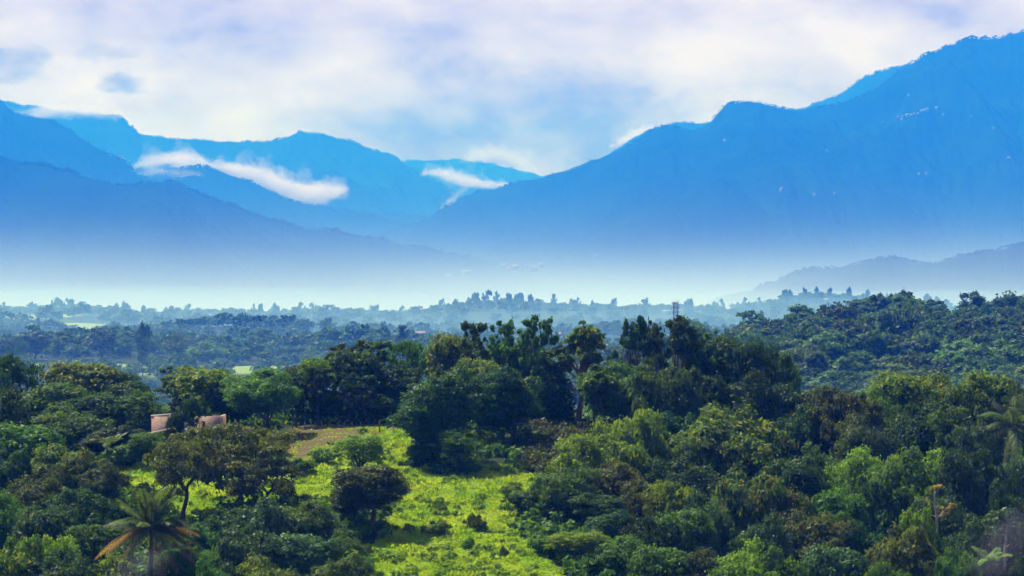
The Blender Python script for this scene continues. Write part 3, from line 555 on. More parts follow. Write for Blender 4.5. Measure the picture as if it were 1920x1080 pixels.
# ------------------------------------------------------------------ trees of the near hill, one by one
def near_tree(px_, py_top, w_px, d, key, lm, label, bm='dark', name='broadleaf_tree', cat='tree', group=None, rz=None, sink=0.0, dx=0):
    x = (px_ - 960) * d / F; zt = (540 - py_top) * d / F; zb = float(ground(x, d)) - sink
    h = max(zt - zb, 1.5); w = w_px * d / F
    rz = (abs(hash_(px_ * 7.3 + py_top)) * 6.283) if rz is None else rz
    return place_tree(key, x, d, zb, w, h, rz, LM[lm], BM[bm], name, label, cat, group)
def hash_(v): v = math.sin(v * 12.9898) * 43758.5453; return v - math.floor(v)
G1 = 'trees along the crest of the near hill'; G2 = 'trees on the slope right of the clearing'; G3 = 'trees on the slope left of the clearing'
TREES = [
 # column, row of the top, width, distance, kind, leaves, label
 (22, 668, 130, 262, 'umbA', 'dark', 'dark layered tree at the left edge rising against the valley', G1),
 (-15, 740, 150, 240, 'roundB', 'dark', 'dark green tree cut by the left edge below the layered crown', G1),
 (95, 722, 160, 258, 'roundA', 'mid', 'rounded green tree right of the layered tree at the left edge', G1),
 (165, 684, 150, 264, 'roundC', 'tipped', 'tall green crown with upright leafy tips left of the house', G1),
 (228, 702, 110, 262, 'roundA', 'dark', 'dark tree behind the gap left of the brick house', G1),
 (120, 765, 170, 244, 'roundB', 'mid', 'broad green crown lit on top, lower left of the upright tipped crown', G3),
 (45, 800, 150, 236, 'roundC', 'mid', 'mid green crown in the thick wood near the left edge', G3),
 (190, 742, 110, 250, 'roundC', 'dark', 'dark tree filling the wood behind the broad lit crown', G1),
 (262, 738, 95, 250, 'coneA', 'mid', 'bluish green pointed tree directly left of the brick house', G1),
 (205, 800, 100, 240, 'denseA', 'dark', 'dark dense tree below left of the lean-to roof', G3),
 (338, 688, 100, 262, 'tallB', 'mid', 'loose tree with two upright tips behind the left end of the brick house', G1),
 (385, 694, 130, 259, 'roundC', 'tipped', 'green tree rising behind the middle of the brick house', G1),
 (492, 696, 140, 252, 'roundA', 'mid', 'full round tree on a forked trunk right of the brick house', G1),
 (450, 735, 90, 258, 'roundC', 'dark', 'dark tree squeezed between the house and the full round tree', G1),
 (560, 688, 90, 266, 'roundC', 'dark', 'shaded tree over the wire fence, right of the full round tree', G1),
 (595, 672, 85, 262, 'fineB', 'tipped', 'yellowish green slender tree over the wire fence', G1),
 (640, 648, 80, 268, 'tallC', 'brown', 'brown tinged slender tree over the fence with purple twigs', G1),
 (668, 662, 90, 264, 'roundC', 'dark', 'dark tree beside the brown tinged one', G1),
 (700, 640, 80, 266, 'tallA', 'mid', 'slim tree with a leaning leafy spike left of the feathery tree', G1),
 (620, 730, 100, 262, 'denseA', 'dark', 'low dark tree behind the fence posts', G1),
 (700, 735, 100, 262, 'roundB', 'mid', 'low green tree at the right end of the fence', G1),
 (770, 642, 100, 268, 'umbB', 'mid', 'feathery flat topped tree left of the skyline clump', G1),
 (735, 690, 90, 264, 'roundC', 'dark', 'dark tree under the feathery flat topped one', G1),
 (845, 632, 95, 266, 'roundC', 'tipped', 'rounded skyline tree with golden tips', G1),
 (888, 606, 55, 262, 'tallA', 'mid', 'slim spire of leaf clumps, first of the tall skyline trees', G1),
 (870, 680, 110, 264, 'roundA', 'dark', 'dark tree beneath the slim spire of leaf clumps', G1),
 (948, 604, 75, 260, 'tallB', 'mid', 'open crowned tall tree with a spreading left arm on the skyline', G1),
 (1005, 596, 80, 258, 'tallC', 'mid', 'tallest middle skyline tree with dark knotted leaf clumps', G1),
 (975, 650, 130, 263, 'roundC', 'mid', 'wide crown under the two tallest middle skyline trees', G1),
 (1025, 680, 110, 258, 'coneA', 'dark', 'dense dark cone shaped tree left of the pink barked trunk', G1),
 (1188, 598, 80, 258, 'tallC', 'dark', 'tall tree with black bobbly leaf clumps right of the pink barked tree', G1),
 (1220, 606, 70, 262, 'tallB', 'brown', 'brownish open crown between the bobbly tree and the broad skyline tree', G1),
 (1262, 598, 110, 256, 'tallC', 'dark', 'dark high crown standing under the steel lattice tower', G1),
 (1310, 628, 100, 257, 'tallB', 'mid', 'spreading dark tree right of the crown under the lattice tower', G1),
 (1355, 640, 120, 258, 'roundC', 'dark', 'dark skyline tree with a broad ragged top', G1),
 (1425, 648, 130, 256, 'umbB', 'dark', 'dark wide tree whose boughs reach out over the misty hillside', G1),
 (1470, 668, 70, 257, 'umbA', 'mid', 'lower outstretched bough tree at the right end of the skyline row', G1),
 (1165, 686, 120, 252, 'roundA', 'mid', 'rounded green tree on a slanting trunk right of the pink bark', G1),
 (1225, 692, 130, 249, 'domeB', 'mid', 'domed green tree below the black bobbly tree', G1),
 (1300, 700, 150, 250, 'domeB', 'dark', 'wide dark crown below the skyline row, fourth slope tree', G1),
 (1395, 705, 150, 250, 'roundB', 'dark', 'large dull green crown below the ragged skyline tree', G1),
 (1460, 728, 120, 250, 'roundA', 'dark', 'shadowy crown at the foot of the outstretched boughs', G1),
 (936, 694, 140, 245, 'denseA', 'dark', 'large very dark tree on a straight trunk at the clearing edge', G1),
 (905, 678, 90, 250, 'roundC', 'tipped', 'yellow tipped crown behind the large very dark tree', G1),
 (815, 698, 146, 236, 'denseA', 'dark', 'large full dark green tree standing at the head of the bright clearing', G1),
 (862, 808, 85, 232, 'fineA', 'mid', 'low bright leaved tree with crooked stems throwing shade on the grass', G3),
 (805, 820, 90, 234, 'bushA', 'dark', 'dark bush at the foot of the large full green tree', G3),
 (1190, 776, 125, 234, 'domeA', 'lime', 'sunlit fresh green dome right of the brushy slope', G2),
 (1115, 818, 150, 226, 'domeA', 'lime', 'lower sunlit dome left of the fresh green one', G2),
 (1240, 800, 90, 240, 'roundB', 'mid', 'green crown peeping right of the sunlit domes', G2),
 (1300, 760, 120, 246, 'roundA', 'dark', 'dark crown behind the broad olive tree', G2),
 (1375, 772, 230, 236, 'denseB', 'tipped', 'broad olive tree with a yellow flecked top, largest on the right slope', G2),
 (1275, 820, 110, 232, 'denseA', 'mid', 'green tree wedged left of the broad olive tree', G2),
 (1548, 728, 110, 246, 'fineB', 'brown', 'thin brown tree with bare twigs against the misty hillside', G2),
 (1590, 740, 95, 243, 'fineB', 'olive', 'olive tree with yellow leaves beside the thin brown one', G2),
 (1500, 765, 110, 246, 'roundA', 'dark', 'dark tree left of the thin brown tree', G2),
 (1690, 706, 130, 254, 'roundC', 'tipped', 'dome of leaves with golden tips, left of the twin crowns at right', G2),
 (1655, 735, 100, 250, 'roundB', 'mid', 'green shoulder of the golden tipped dome', G2),
 (1775, 708, 110, 252, 'roundA', 'tipped', 'left one of the twin crowns with sunlit yellow rims', G2),
 (1862, 706, 110, 250, 'roundC', 'tipped', 'right one of the twin crowns with sunlit yellow rims', G2),
 (1925, 735, 100, 252, 'roundB', 'mid', 'green tree cut by the right edge behind the large palm', G2),
 (1720, 765, 150, 243, 'denseB', 'dark', 'dark tree in shadow below the golden tipped dome', G2),
 (1795, 765, 110, 240, 'fineB', 'mid', 'bright sprigged tree between the dark shadowed tree and the palm', G2),
 (1620, 785, 110, 240, 'roundA', 'brown', 'dull brown green tree left of the dark shadowed tree', G2),
 (1835, 800, 90, 236, 'fineA', 'grey', 'ferny grey green tree left of the large palm', G2),
 (1760, 845, 110, 230, 'fineB', 'lime', 'yellowish airy tree above the dark glossy dome', G2),
 (1540, 840, 120, 230, 'roundB', 'mid', 'fresh green tree below the thin brown tree', G2),
 (1600, 848, 110, 227, 'roundA', 'lime', 'light green crown left of the tree on a bare trunk', G2),
 (1670, 850, 160, 222, 'roundB', 'mid', 'wide crowned tree on a bare upright trunk, middle of the right slope', G2),
 (1700, 858, 80, 230, 'domeB', 'lime', 'small bright dome between the wide crowned tree and the dark glossy dome', G2),
 (1822, 852, 150, 221, 'domeA', 'dark', 'dark glossy dome near the right edge', G2),
 (1905, 868, 110, 226, 'roundA', 'grey', 'grey green tree at the right edge below the palm', G2),
 (1895, 915, 110, 214, 'roundB', 'dark', 'shaded tree at the right edge beneath the grey green one', G2),
 (1475, 865, 120, 226, 'roundC', 'dark', 'dark green tree below the broad olive tree', G2),
 (1330, 870, 150, 224, 'denseA', 'dark', 'very dark tree in the hollow under the broad olive tree', G2),
 (1250, 868, 120, 225, 'denseB', 'dark', 'dark crown right of the low sunlit dome', G2),
 (1150, 872, 130, 219, 'denseB', 'olive', 'brownish yellow crown below the two sunlit domes', G2),
 (1060, 882, 130, 214, 'domeA', 'mid', 'round green dome jutting into the clearing from the right', G2),
 (995, 925, 80, 214, 'bushB', 'dark', 'dark bush reaching furthest into the clearing from the right', G2),
 (1110, 920, 120, 212, 'denseA', 'dark', 'dark mass behind the dome that juts into the clearing', G2),
 (1195, 915, 110, 212, 'roundB', 'olive', 'olive hanging crown right of the jutting dome', G2),
 (1250, 905, 100, 213, 'fineB', 'lime', 'light leaved open tree in the middle of the right slope', G2),
 (1395, 893, 150, 212, 'domeB', 'red', 'broad tree with reddish young leaves on top', G2),
 (1330, 930, 110, 208, 'roundB', 'grey', 'large leaved grey green tree left of the reddish topped one', G2),
 (1480, 930, 120, 210, 'roundA', 'red', 'red flushed tree right of the broad reddish topped one', G2),
 (1560, 925, 100, 211, 'roundC', 'mid', 'green tree left of the bare upright trunk', G2),
 (1605, 905, 80, 214, 'denseA', 'dark', 'narrow dark tree in the gap beside the bare upright trunk', G2),
 (1770, 935, 110, 212, 'fineA', 'grey', 'grey twiggy tree around the flowering bare tree', G2),
 (1730, 962, 75, 200, 'domeB', 'lime', 'small bright green dome left of the flowering bare tree', G2),
 (1695, 995, 160, 194, 'denseB', 'olive', 'large olive dome near the bottom right', G2),
 (1610, 985, 90, 203, 'roundA', 'dark', 'shadowed tree left of the large olive dome', G2),
 (1800, 985, 110, 199, 'roundB', 'grey', 'blue grey tree right of the large olive dome', G2),
 (1535, 975, 110, 203, 'roundC', 'red', 'tree with drooping reddish leaf whorls, lower right slope', G2),
 (1425, 970, 120, 202, 'roundB', 'grey', 'grey green tree below the broad reddish topped one', G2),
 (1290, 960, 110, 205, 'roundC', 'mid', 'green tree below the light leaved open tree', G2),
 (1215, 975, 110, 203, 'denseB', 'dark', 'dark tree in the smoke right of the clearing', G2),
 (1135, 960, 90, 206, 'denseA', 'dark', 'dark bushy tree at the clearing edge, halfway down', G2),
 (1080, 998, 110, 197, 'fineA', 'lime', 'bright fresh tree at the lower right edge of the clearing', G2),
 (1160, 1010, 110, 196, 'roundA', 'mid', 'leafy tree right of the bright fresh one at the bottom', G2),
 (1245, 1030, 120, 193, 'roundC', 'mid', 'green crown at the bottom, right of the leafy tree', G2),
 (1390, 1022, 130, 190, 'roundB', 'lime', 'bright yellow green tree at the bottom of the right slope', G2),
 (1320, 1035, 100, 192, 'roundA', 'brown', 'brownish crown at the bottom left of the bright yellow green tree', G2),
 (1480, 1035, 110, 190, 'roundB', 'mid', 'green crown at the bottom right of the bright yellow green tree', G2),
 (1570, 1030, 120, 190, 'roundC', 'grey', 'grey leaved crown at the bottom below the reddish whorls', G2),
 (1650, 1060, 90, 186, 'roundA', 'mid', 'low crown at the bottom edge under the large olive dome', G2),
 (1790, 1040, 100, 190, 'domeB', 'mid', 'green dome at the bottom right below the blue grey tree', G2),
 (1900, 985, 100, 198, 'fineB', 'grey', 'thin greyish tree behind the pale trunk at the right edge', G2),
 (1910, 1050, 110, 190, 'roundB', 'dark', 'dark crown in the bottom right corner', G2),
 # left of the clearing
 (345, 826, 150, 213, 'umbA', 'olive', 'left one of the two dark flat topped trees before the house', G3),
 (450, 798, 230, 217, 'umbB', 'olive', 'right and larger one of the two dark flat topped trees before the house', G3),
 (505, 862, 130, 213, 'umbA', 'brown', 'low spreading brown green tree right of the flat topped trees', G3),
 (275, 812, 80, 236, 'fineB', 'mid', 'small green tree under the lean-to roof', G3),
 (235, 835, 70, 236, 'bushA', 'mid', 'green bush left of the small tree under the lean-to roof', G3),
 (105, 838, 110, 228, 'roundA', 'tipped', 'tree with a yellow green lit top, left side of the slope', G3),
 (140, 850, 100, 221, 'denseA', 'red', 'reddish brown tree left of the upper grass patch', G3),
 (190, 872, 95, 217, 'roundB', 'brown', 'dark brownish tree beside the upper grass patch', G3),
 (20, 850, 110, 226, 'denseB', 'dark', 'dark crown at the left edge above the green bank', G3),
 (70, 890, 140, 214, 'denseA', 'brown', 'large shaded crown in the left wood', G3),
 (150, 920, 130, 208, 'denseB', 'dark', 'near black tree left of the coconut palm', G3),
 (15, 930, 110, 207, 'roundA', 'mid', 'green leaved tree at the left edge, lower down', G3),
 (85, 960, 120, 202, 'roundC', 'dark', 'dark tree above the bottom left hedge', G3),
 (170, 985, 90, 200, 'fineB', 'mid', 'open leafed tree behind the palm on its left', G3),
 (110, 1010, 80, 193, 'fineA', 'lime', 'yellow green bushy tree rising from the bottom left hedge', G3),
 (35, 1015, 130, 188, 'denseB', 'tipped', 'dense rounded crown in the bottom left corner', G3),
 (130, 1042, 140, 185, 'denseA', 'dark', 'dark rounded crown at the bottom edge left of the palm', G3),
 (675, 815, 90, 228, 'fineA', 'lime', 'light airy young tree standing in the bright clearing', G3),
 (605, 850, 50, 234, 'bushB', 'lime', 'bright bush left of the light airy young tree', G3),
 (565, 868, 45, 230, 'bushA', 'mid', 'round green bush below the bare earth', G3),
 (700, 876, 125, 207, 'roundC', 'brown', 'dark russet tree on a slender trunk in the lower clearing', G3),
 (655, 905, 70, 209, 'denseA', 'brown', 'dark thicket tree hugging the left side of the russet tree', G3),
 (500, 938, 150, 204, 'roundB', 'grey', 'broad large leaved bluish tree below the flat topped trees', G3),
 (575, 945, 110, 205, 'roundA', 'mid', 'green tree right of the broad bluish one', G3),
 (420, 958, 110, 205, 'denseB', 'dark', 'dark tree under the flat topped trees', G3),
 (450, 1002, 140, 194, 'domeB', 'grey', 'bluish dome of large leaves at the bottom, right of the palm', G3),
 (560, 1005, 130, 195, 'roundC', 'grey', 'large leaved crown at the bottom below the broad bluish tree', G3),
 (640, 1000, 100, 197, 'roundB', 'mid', 'green crown at the bottom left edge of the lower grass', G3),
 (625, 1045, 120, 188, 'denseA', 'mid', 'green leafy crown on the bottom edge beside the grass', G3),
 (500, 1050, 120, 187, 'roundA', 'tipped', 'crown with a few yellow leaves on the bottom edge', G3),
 (375, 985, 90, 203, 'denseA', 'mid', 'green tree right of the coconut palm', G3),
 (345, 1030, 110, 192, 'roundA', 'mid', 'leafy crown low down right of the coconut palm', G3),
 (215, 1050, 90, 188, 'bushB', 'lime', 'bright yellow green bush on the bottom edge by the palm', G3),
 (400, 1055, 90, 187, 'roundB', 'mid', 'green crown on the bottom edge between palm and bluish dome', G3),
]
for i, T in enumerate(TREES):
    px_, pt, w, d, key, lm, lab, g = T
    cat = 'bush' if key.startswith('bush') else 'tree'
    near_tree(px_, pt, w * 1.02, d, key, lm, lab, 'pale' if 'upright trunk' in lab and 'wide' in lab else 'dark', 'bush' if cat == 'bush' else 'broadleaf_tree', cat, g)
# ------------------------------------------------------------------ the valley: trees one by one where they can be told apart
MIDV = ['val0', 'val1', 'val2', 'val3', 'val4', 'val5', 'val6']
SKYL = [  # named silhouettes standing above their neighbours: column, top row, width, distance, kind, leaves, label
 (1545, 573, 26, 838, 'val0', 'far', 'small round dark tree left on the crest of the misty hill'),
 (1570, 567, 20, 840, 'val5', 'far', 'small dark ball shaped tree beside the round one on the crest'),
 (1625, 560, 70, 842, 'val1', 'far', 'broad dark crown on the crest, left of the three spindly trees'),
 (1648, 552, 26, 838, 'val4', 'far', 'tufted dark tree, left one of the three spindly trees on the crest'),
 (1673, 553, 24, 838, 'val4', 'far', 'middle one of the three spindly trees on the crest'),
 (1695, 546, 28, 836, 'val4', 'far', 'tallest of the three spindly trees on the crest'),
 (1718, 572, 22, 838, 'val5', 'far', 'small egg shaped tree in the gap right of the spindly trees'),
 (1748, 563, 36, 838, 'val4', 'far', 'dark knotty tree right of the gap in the crest'),
 (1765, 578, 26, 842, 'val0', 'far', 'low tree leaning on the knotty tree on the crest'),
 (1824, 549, 40, 838, 'val4', 'far', 'high branched tree with a detached top tuft on the right crest'),
 (1855, 566, 60, 844, 'val1', 'far', 'dark crown between the tufted tree and the flat crest tree'),
 (1898, 553, 56, 840, 'val3', 'far', 'flat spreading tree at the right end of the crest'),
 (1812, 572, 30, 840, 'val5', 'far', 'low dark tree at the foot of the tufted crest tree'),
 (268, 608, 22, 1100, 'val4', 'far', 'lone slim tree with a bare stem and few tufts in the left valley'),
 (753, 611, 34, 1180, 'val6', 'far', 'dark conifer shaped tree standing over the middle valley'),
 (190, 616, 54, 1230, 'val0', 'far', 'big dark tree with a notched top in the left valley'),
 (60, 624, 60, 1240, 'val5', 'far', 'wide dark tree left of the notched one in the left valley'),
 (125, 622, 50, 1235, 'val0', 'far', 'dark green tree between the two big ones in the left valley'),
 (20, 636, 50, 1235, 'val1', 'far', 'dark tree at the left edge beyond the valley meadow'),
 (330, 628, 50, 1210, 'val2', 'farl', 'pale yellow green tree right of the lone slim tree'),
 (380, 642, 60, 1190, 'val2', 'farl', 'wide pale tree above the valley meadow'),
 (115, 678, 80, 1010, 'val3', 'farl', 'wide low spreading tree in front of the left valley meadow'),
 (250, 682, 44, 1080, 'val2', 'far', 'rounded bush like tree standing in the left valley meadow'),
 (280, 664, 30, 1130, 'val0', 'farl', 'small light tree below the lone slim tree'),
 (1660, 612, 40, 770, 'val1', 'far', 'dark tree on the shoulder of the misty hill'),
 (1640, 622, 30, 745, 'val2', 'farl', 'pale green tree catching light on the shoulder of the misty hill'),
 (1620, 700, 30, 600, 'val2', 'farl', 'small fresh green tree at the foot of the misty hill'),
]
def mid_tree(px_, y, w, h, key, lm, label, group, name='broadleaf_tree', cat='tree'):
    x = (px_ - 960) * y / F; z = float(ground(x, y))
    return place_tree(key, x, y, z, w, h, hash_(px_ * 3.1 + y) * 6.283, LM[lm], BM['dark'], name, label, cat, group)
for px_, pt, w, d, key, lm, lab in SKYL:
    x = (px_ - 960) * d / F; z = float(ground(x, d)); h = max(5.0, (540 - pt) * d / F - z)
    place_tree(key, x, d, z, w * d / F * 1.1, h, hash_(px_) * 6.283, LM[lm], BM['dark'], 'broadleaf_tree', lab, 'tree', 'trees that stand out in the valley')
rs = np.random.RandomState(77)
pts = []
def scatter(n, fpx, fd, spacing, cond=None, top=None):
    k = 0
    for _ in range(n * 30):
        if k >= n: break
        px_ = rs.uniform(*fpx); d = rs.uniform(*fd)
        x = (px_ - 960) * d / F
        if cond is not None and not cond(px_, d): continue
        if any((x - a) ** 2 + (d - b) ** 2 < spacing ** 2 for a, b, _ in pts[-400:]): continue
        m = masks(np.array([x]), np.array([d]))[2][0]
        if m: continue
        pts.append((x, d, px_)); k += 1
scatter(190, (1080, 2010), (560, 852), 9.5, lambda p, d: p > 1250 or d > 640)
NR = len(pts)
scatter(60, (-60, 1090), (1010, 1290), 11.5, lambda p, d: d < 1085 or d > 1200 or p > 560)
def where_text(px_, py_):
    col = ['far left', 'left', 'centre left', 'middle', 'centre right', 'right', 'far right'][min(6, int(max(0, px_) / 275))]
    return col
left_ref = [(60, 'above the layered tree at the left edge'), (200, 'above the upright tipped crown'), (330, 'over the brick house'), (470, 'over the full round tree right of the house'),
            (620, 'over the fence'), (760, 'by the conifer shaped tree'), (900, 'behind the slim spire of leaf clumps'), (1010, 'behind the tallest middle skyline tree'), (1150, 'behind the pink barked tree')]
right_ref = [(1200, 'behind the black bobbly tree'), (1320, 'behind the broad skyline tree'), (1420, 'behind the ragged skyline tree'), (1520, 'above the thin brown tree'), (1600, 'above the olive tree'),
             (1690, 'above the golden tipped dome'), (1780, 'above the left twin crown'), (1860, 'above the right twin crown'), (1930, 'above the large palm')]
used_lab = {}
mids = []
for i, (x, d, px_) in enumerate(pts):
    z = float(ground(x, d)); right = i < NR
    key = MIDV[int(rs.choice([0, 1, 2, 3, 5, 4, 0, 1, 2]))]
    pale = rs.rand() < (.30 if d < 720 and right else .18)
    if right:
        w = rs.uniform(9.5, 15) * (1 if d < 800 else .9); h = w * rs.uniform(.75, 1.05)
        if d > 795: h = min(h, 5.2)
    else: w = rs.uniform(9, 15); h = w * rs.uniform(.65, .95)
    if key == 'val4': w *= .6; h = max(h, 9)
    if any(abs(px_ - s[0]) < s[2] * .4 and abs(d - s[3]) < 7 for s in SKYL): continue
    mids.append((px_, d, x, z, w, h, key, pale, right))
big_ = sorted(mids, key=lambda q: -(q[4] * q[5] / q[1] ** 2) * (1.0 if q[8] else .9))[:112]; rest = [q for q in mids if q not in big_]; mids = big_
for px_, d, x, z, w, h, key, pale, right in mids:
    size = 'small' if w < 9 else ('broad' if w > 12.5 else '')
    hue = 'pale green' if pale else 'dark bluish'
    shp = {'val0': 'round tree', 'val1': 'dense tree', 'val2': 'domed tree', 'val3': 'flat topped tree', 'val4': 'slender tree', 'val5': 'tall crowned tree', 'val6': 'cone shaped tree'}[key]
    if right:
        lvl = ['at the foot of the misty hill', 'low on the misty hill', 'halfway up the misty hill', 'high on the misty hill', 'near the crest of the misty hill'][min(4, int((d - 560) / 58))]
        ref = min(right_ref, key=lambda r: abs(r[0] - px_))[1]
    else:
        lvl = ['in the front row of the left valley', 'in the middle rows of the left valley', 'in the back rows of the left valley'][min(2, int((d - 960) / 110))]
        ref = min(left_ref, key=lambda r: abs(r[0] - px_))[1]
    lab = ' '.join((size + ' ' + hue + ' ' + shp + ' ' + lvl + ' ' + ref).split())
    used_lab.setdefault(lab, []).append((px_, d, x, z, w, h, key, pale, right))
for lab, L_ in used_lab.items():
    L_.sort(key=lambda q: q[0])
    names = {1: [''], 2: ['left one of two: ', 'right one of two: '], 3: ['leftmost of three: ', 'middle of three: ', 'rightmost of three: ']}.get(len(L_))
    for k, (px_, d, x, z, w, h, key, pale, right) in enumerate(L_):
        t = ((names[k] if names else '') + lab)
        t = t.replace(' of the misty hill', ' of the hill') if len(t.split()) > 16 else t
        place_tree(key, x, d, z, w, h, hash_(x + d) * 6.283, LM['farl' if pale else 'far'], BM['dark'], 'broadleaf_tree', ' '.join(t.split()[:16]), 'tree',
                   'trees on the misty hill at right' if right else 'trees in the left valley')
# beyond that, woods that nobody could count: low detail crowns merged into one mass
def lo_crown(seed, st):
    (V, Q), _ = make_tree(seed=seed, H=10, Rw=6, base=.1 if st != 'tall' else .35, npuff=12, pr=2.1 if st != 'tall' else 1.5, nleaf=330, leaf=1.3, flat=.7, style=st, fill=.1, sub=7)
    return V, Q
LO = [lo_crown(60 + i, st) for i, st in enumerate(['round', 'dome', 'dense', 'umbrella', 'tall', 'round', 'dense'])]
def med_crown(seed, st):
    (V, Q), _ = make_tree(seed=seed, H=10, Rw=6, base=.1, npuff=22, pr=1.7, nleaf=2600, leaf=.5, flat=.8, style=st, fill=.1, sub=9)
    return V, Q
MEDC = [med_crown(80 + i, st) for i, st in enumerate(['round', 'dense', 'dome', 'round'])]
def woods():
    rs = np.random.RandomState(9); V = []; Q = []; n0 = 0
    stem = []
    def add(x, d, w, h, kind_):
        nonlocal n0
        v, q = LO[kind_]; a = rs.rand() * 6.283; c, s = math.cos(a), math.sin(a)
        vv = np.empty_like(v); vv[:, 0] = (v[:, 0] * c - v[:, 1] * s) * w / 12; vv[:, 1] = (v[:, 0] * s + v[:, 1] * c) * w / 12; vv[:, 2] = v[:, 2] * h / 10
        vv += np.array([x, d, float(ground(x, d))]); V.append(vv); Q.append(q + n0); n0 += len(v)
    zones = [(1290, 1560, 430, (-60, 1500), 12), (860, 1290, 190, (900, 1500), 14), (300, 560, 110, (980, 1990), 9), (300, 960, 60, (-60, 980), 12), (1560, 2000, 330, (-60, 1600), 15), (2000, 2130, 330, (-60, 1500), 13), (2130, 2900, 850, (-60, 1950), 16), (2900, 3060, 900, (-60, 1980), 14), (3060, 3120, 120, (-60, 1980), 14), (960, 1080, 50, (-60, 1090), 12), (1230, 1330, 90, (-60, 1090), 12)]
    for y0, y1, n, (a, b), sz in zones:
        for _ in range(n):
            d = rs.uniform(y0, y1); px_ = rs.uniform(a, b); x = (px_ - 960) * d / F
            if masks(np.array([x]), np.array([d]))[2][0]: continue
            cl = vn2(np.array(px_ / 40.0), np.array(d / 200.0))
            w = sz * rs.uniform(.65, 1.25); h = w * rs.uniform(.6, .9)
            k = rs.choice([0, 1, 2, 3, 5, 6, 0, 2])
            if d > 2900:
                if rs.rand() < .09: k = rs.choice([4, 0, 3, 3, 1]); w *= rs.uniform(.45, .9); h = 17 * rs.uniform(.75, 1.2)
                else: h *= .75
            add(x, d, w, h, k)
    nf = len(V)
    for px_, d, x, z, w, h, key, pale, right in rest:
        k = int(key[3:]); v, q = MEDC[k % len(MEDC)]; a = rs.rand() * 6.283; c, s = math.cos(a), math.sin(a); vv = np.empty_like(v)
        vv[:, 0] = (v[:, 0] * c - v[:, 1] * s) * w / 12; vv[:, 1] = (v[:, 0] * s + v[:, 1] * c) * w / 12; vv[:, 2] = v[:, 2] * h / 10
        vv += np.array([x, d, z]); V.append(vv); Q.append(q + n0); n0 += len(v)
    V = np.concatenate(V); Q = np.concatenate(Q)
    o = mesh_obj('distant_forest', quads_mesh('distant_forest', V, Q), LM['far']); kind(o, 'stuff'); tag(o, 'hazy blue green woods across the valley floor and far rise', 'forest')
woods()
# ------------------------------------------------------------------ palms
def frond(rs, base, az, el, L, droop, nl=44, lw=.08, ll=.75, hang=.5):
    t = np.linspace(0, 1, 14)[:, None]
    d = np.array([math.cos(az) * math.cos(el), math.sin(az) * math.cos(el), math.sin(el)])
    p = base + d * L * t + np.array([0, 0, -1.0]) * (t ** 2.1) * droop * L
    parts = [tube(p, np.linspace(.05, .012, 14) * (L / 3.5), 4)]
    side = unit(np.cross(d, np.array([0, 0, 1.0])))
    tt = np.linspace(.12, .99, nl); V = []; Q = []
    P = np.stack([np.interp(tt, t[:, 0], p[:, k]) for k in range(3)], 1); T = unit(np.gradient(P, axis=0))
    for s in (-1, 1):
        for i in range(nl):
            l = ll * L / 3.5 * (math.sin(math.pi * (tt[i] * .8 + .15)) ** .6) * rs.uniform(.85, 1.1)
            o = unit(side * s * 1.0 + T[i] * .55 + np.array([0, 0, -hang + rs.normal() * .12]))
            tip = P[i] + o * l + np.array([0, 0, -l * .25 * hang]); m = P[i] + o * l * .5
            w = T[i] * lw * .5 * L / 3.5
            n = len(V); V += [P[i] - w * .6, m - w, tip, m + w]; Q.append((n, n + 1, n + 2, n + 3))
    parts.append((np.array(V), np.array(Q))); return join(parts)
PALM = {
 'green': leaf_mat('palm_green', (0.030, 0.060, 0.012), (0.075, 0.12, 0.022), (0.17, 0.19, 0.06), .3, 0.1),
 'orange': leaf_mat('withered_frond', (0.18, 0.095, 0.018), (0.34, 0.19, 0.03), (0.36, 0.14, 0.05), .3, 0.1),
 'rust': leaf_mat('rust_frond', (0.14, 0.055, 0.032), (0.26, 0.11, 0.07), None, .25, 0.1),
 'lime': leaf_mat('young_palm_green', (0.06, 0.13, 0.015), (0.12, 0.22, 0.03), None, .4, 0.1),
 'shade': leaf_mat('shaded_palm_green', (0.022, 0.040, 0.012), (0.055, 0.075, 0.025), (0.10, 0.085, 0.03), .3, 0.1)}  # darker copy of the palm green, shade painted into the fronds
def palm(name, label, px_, py_c, d, L, fr, group, seed, tr=.17):
    rs = np.random.RandomState(seed); x = (px_ - 960) * d / F; zc = (540 - py_c) * d / F; zb = float(ground(x, d)) - .3
    root = empty(name, (x, d, zb)); tag(root, label, 'palm', group)
    H = zc - zb; n = 12; t = np.linspace(0, 1, n)
    path = np.stack([.25 * np.sin(t * 2), 0 * t, t * H], 1); rad = tr * (1.25 - .45 * t) * (1 + .05 * (np.arange(n) % 2))
    v, q = tube(path, rad, 9); mesh_obj('trunk', quads_mesh('palm_trunk', v, q, True), BM['dark'], root)
    base = path[-1]
    for (az, el, l, dr, m) in fr(rs):
        v, q = frond(rs, base, az, el, L * l, dr, hang=.35 if m in ('green', 'lime') else .8, nl=44 if m != 'orange' else 36, lw=.08 if m not in ('orange', 'rust') else .05)
        o = mesh_obj('frond', quads_mesh('frond', v, q), PALM[m], root)
        if m == 'orange': o['label'] = 'withered orange frond'
        if m == 'rust': o['label'] = 'dry rust red frond hanging down'
    return root
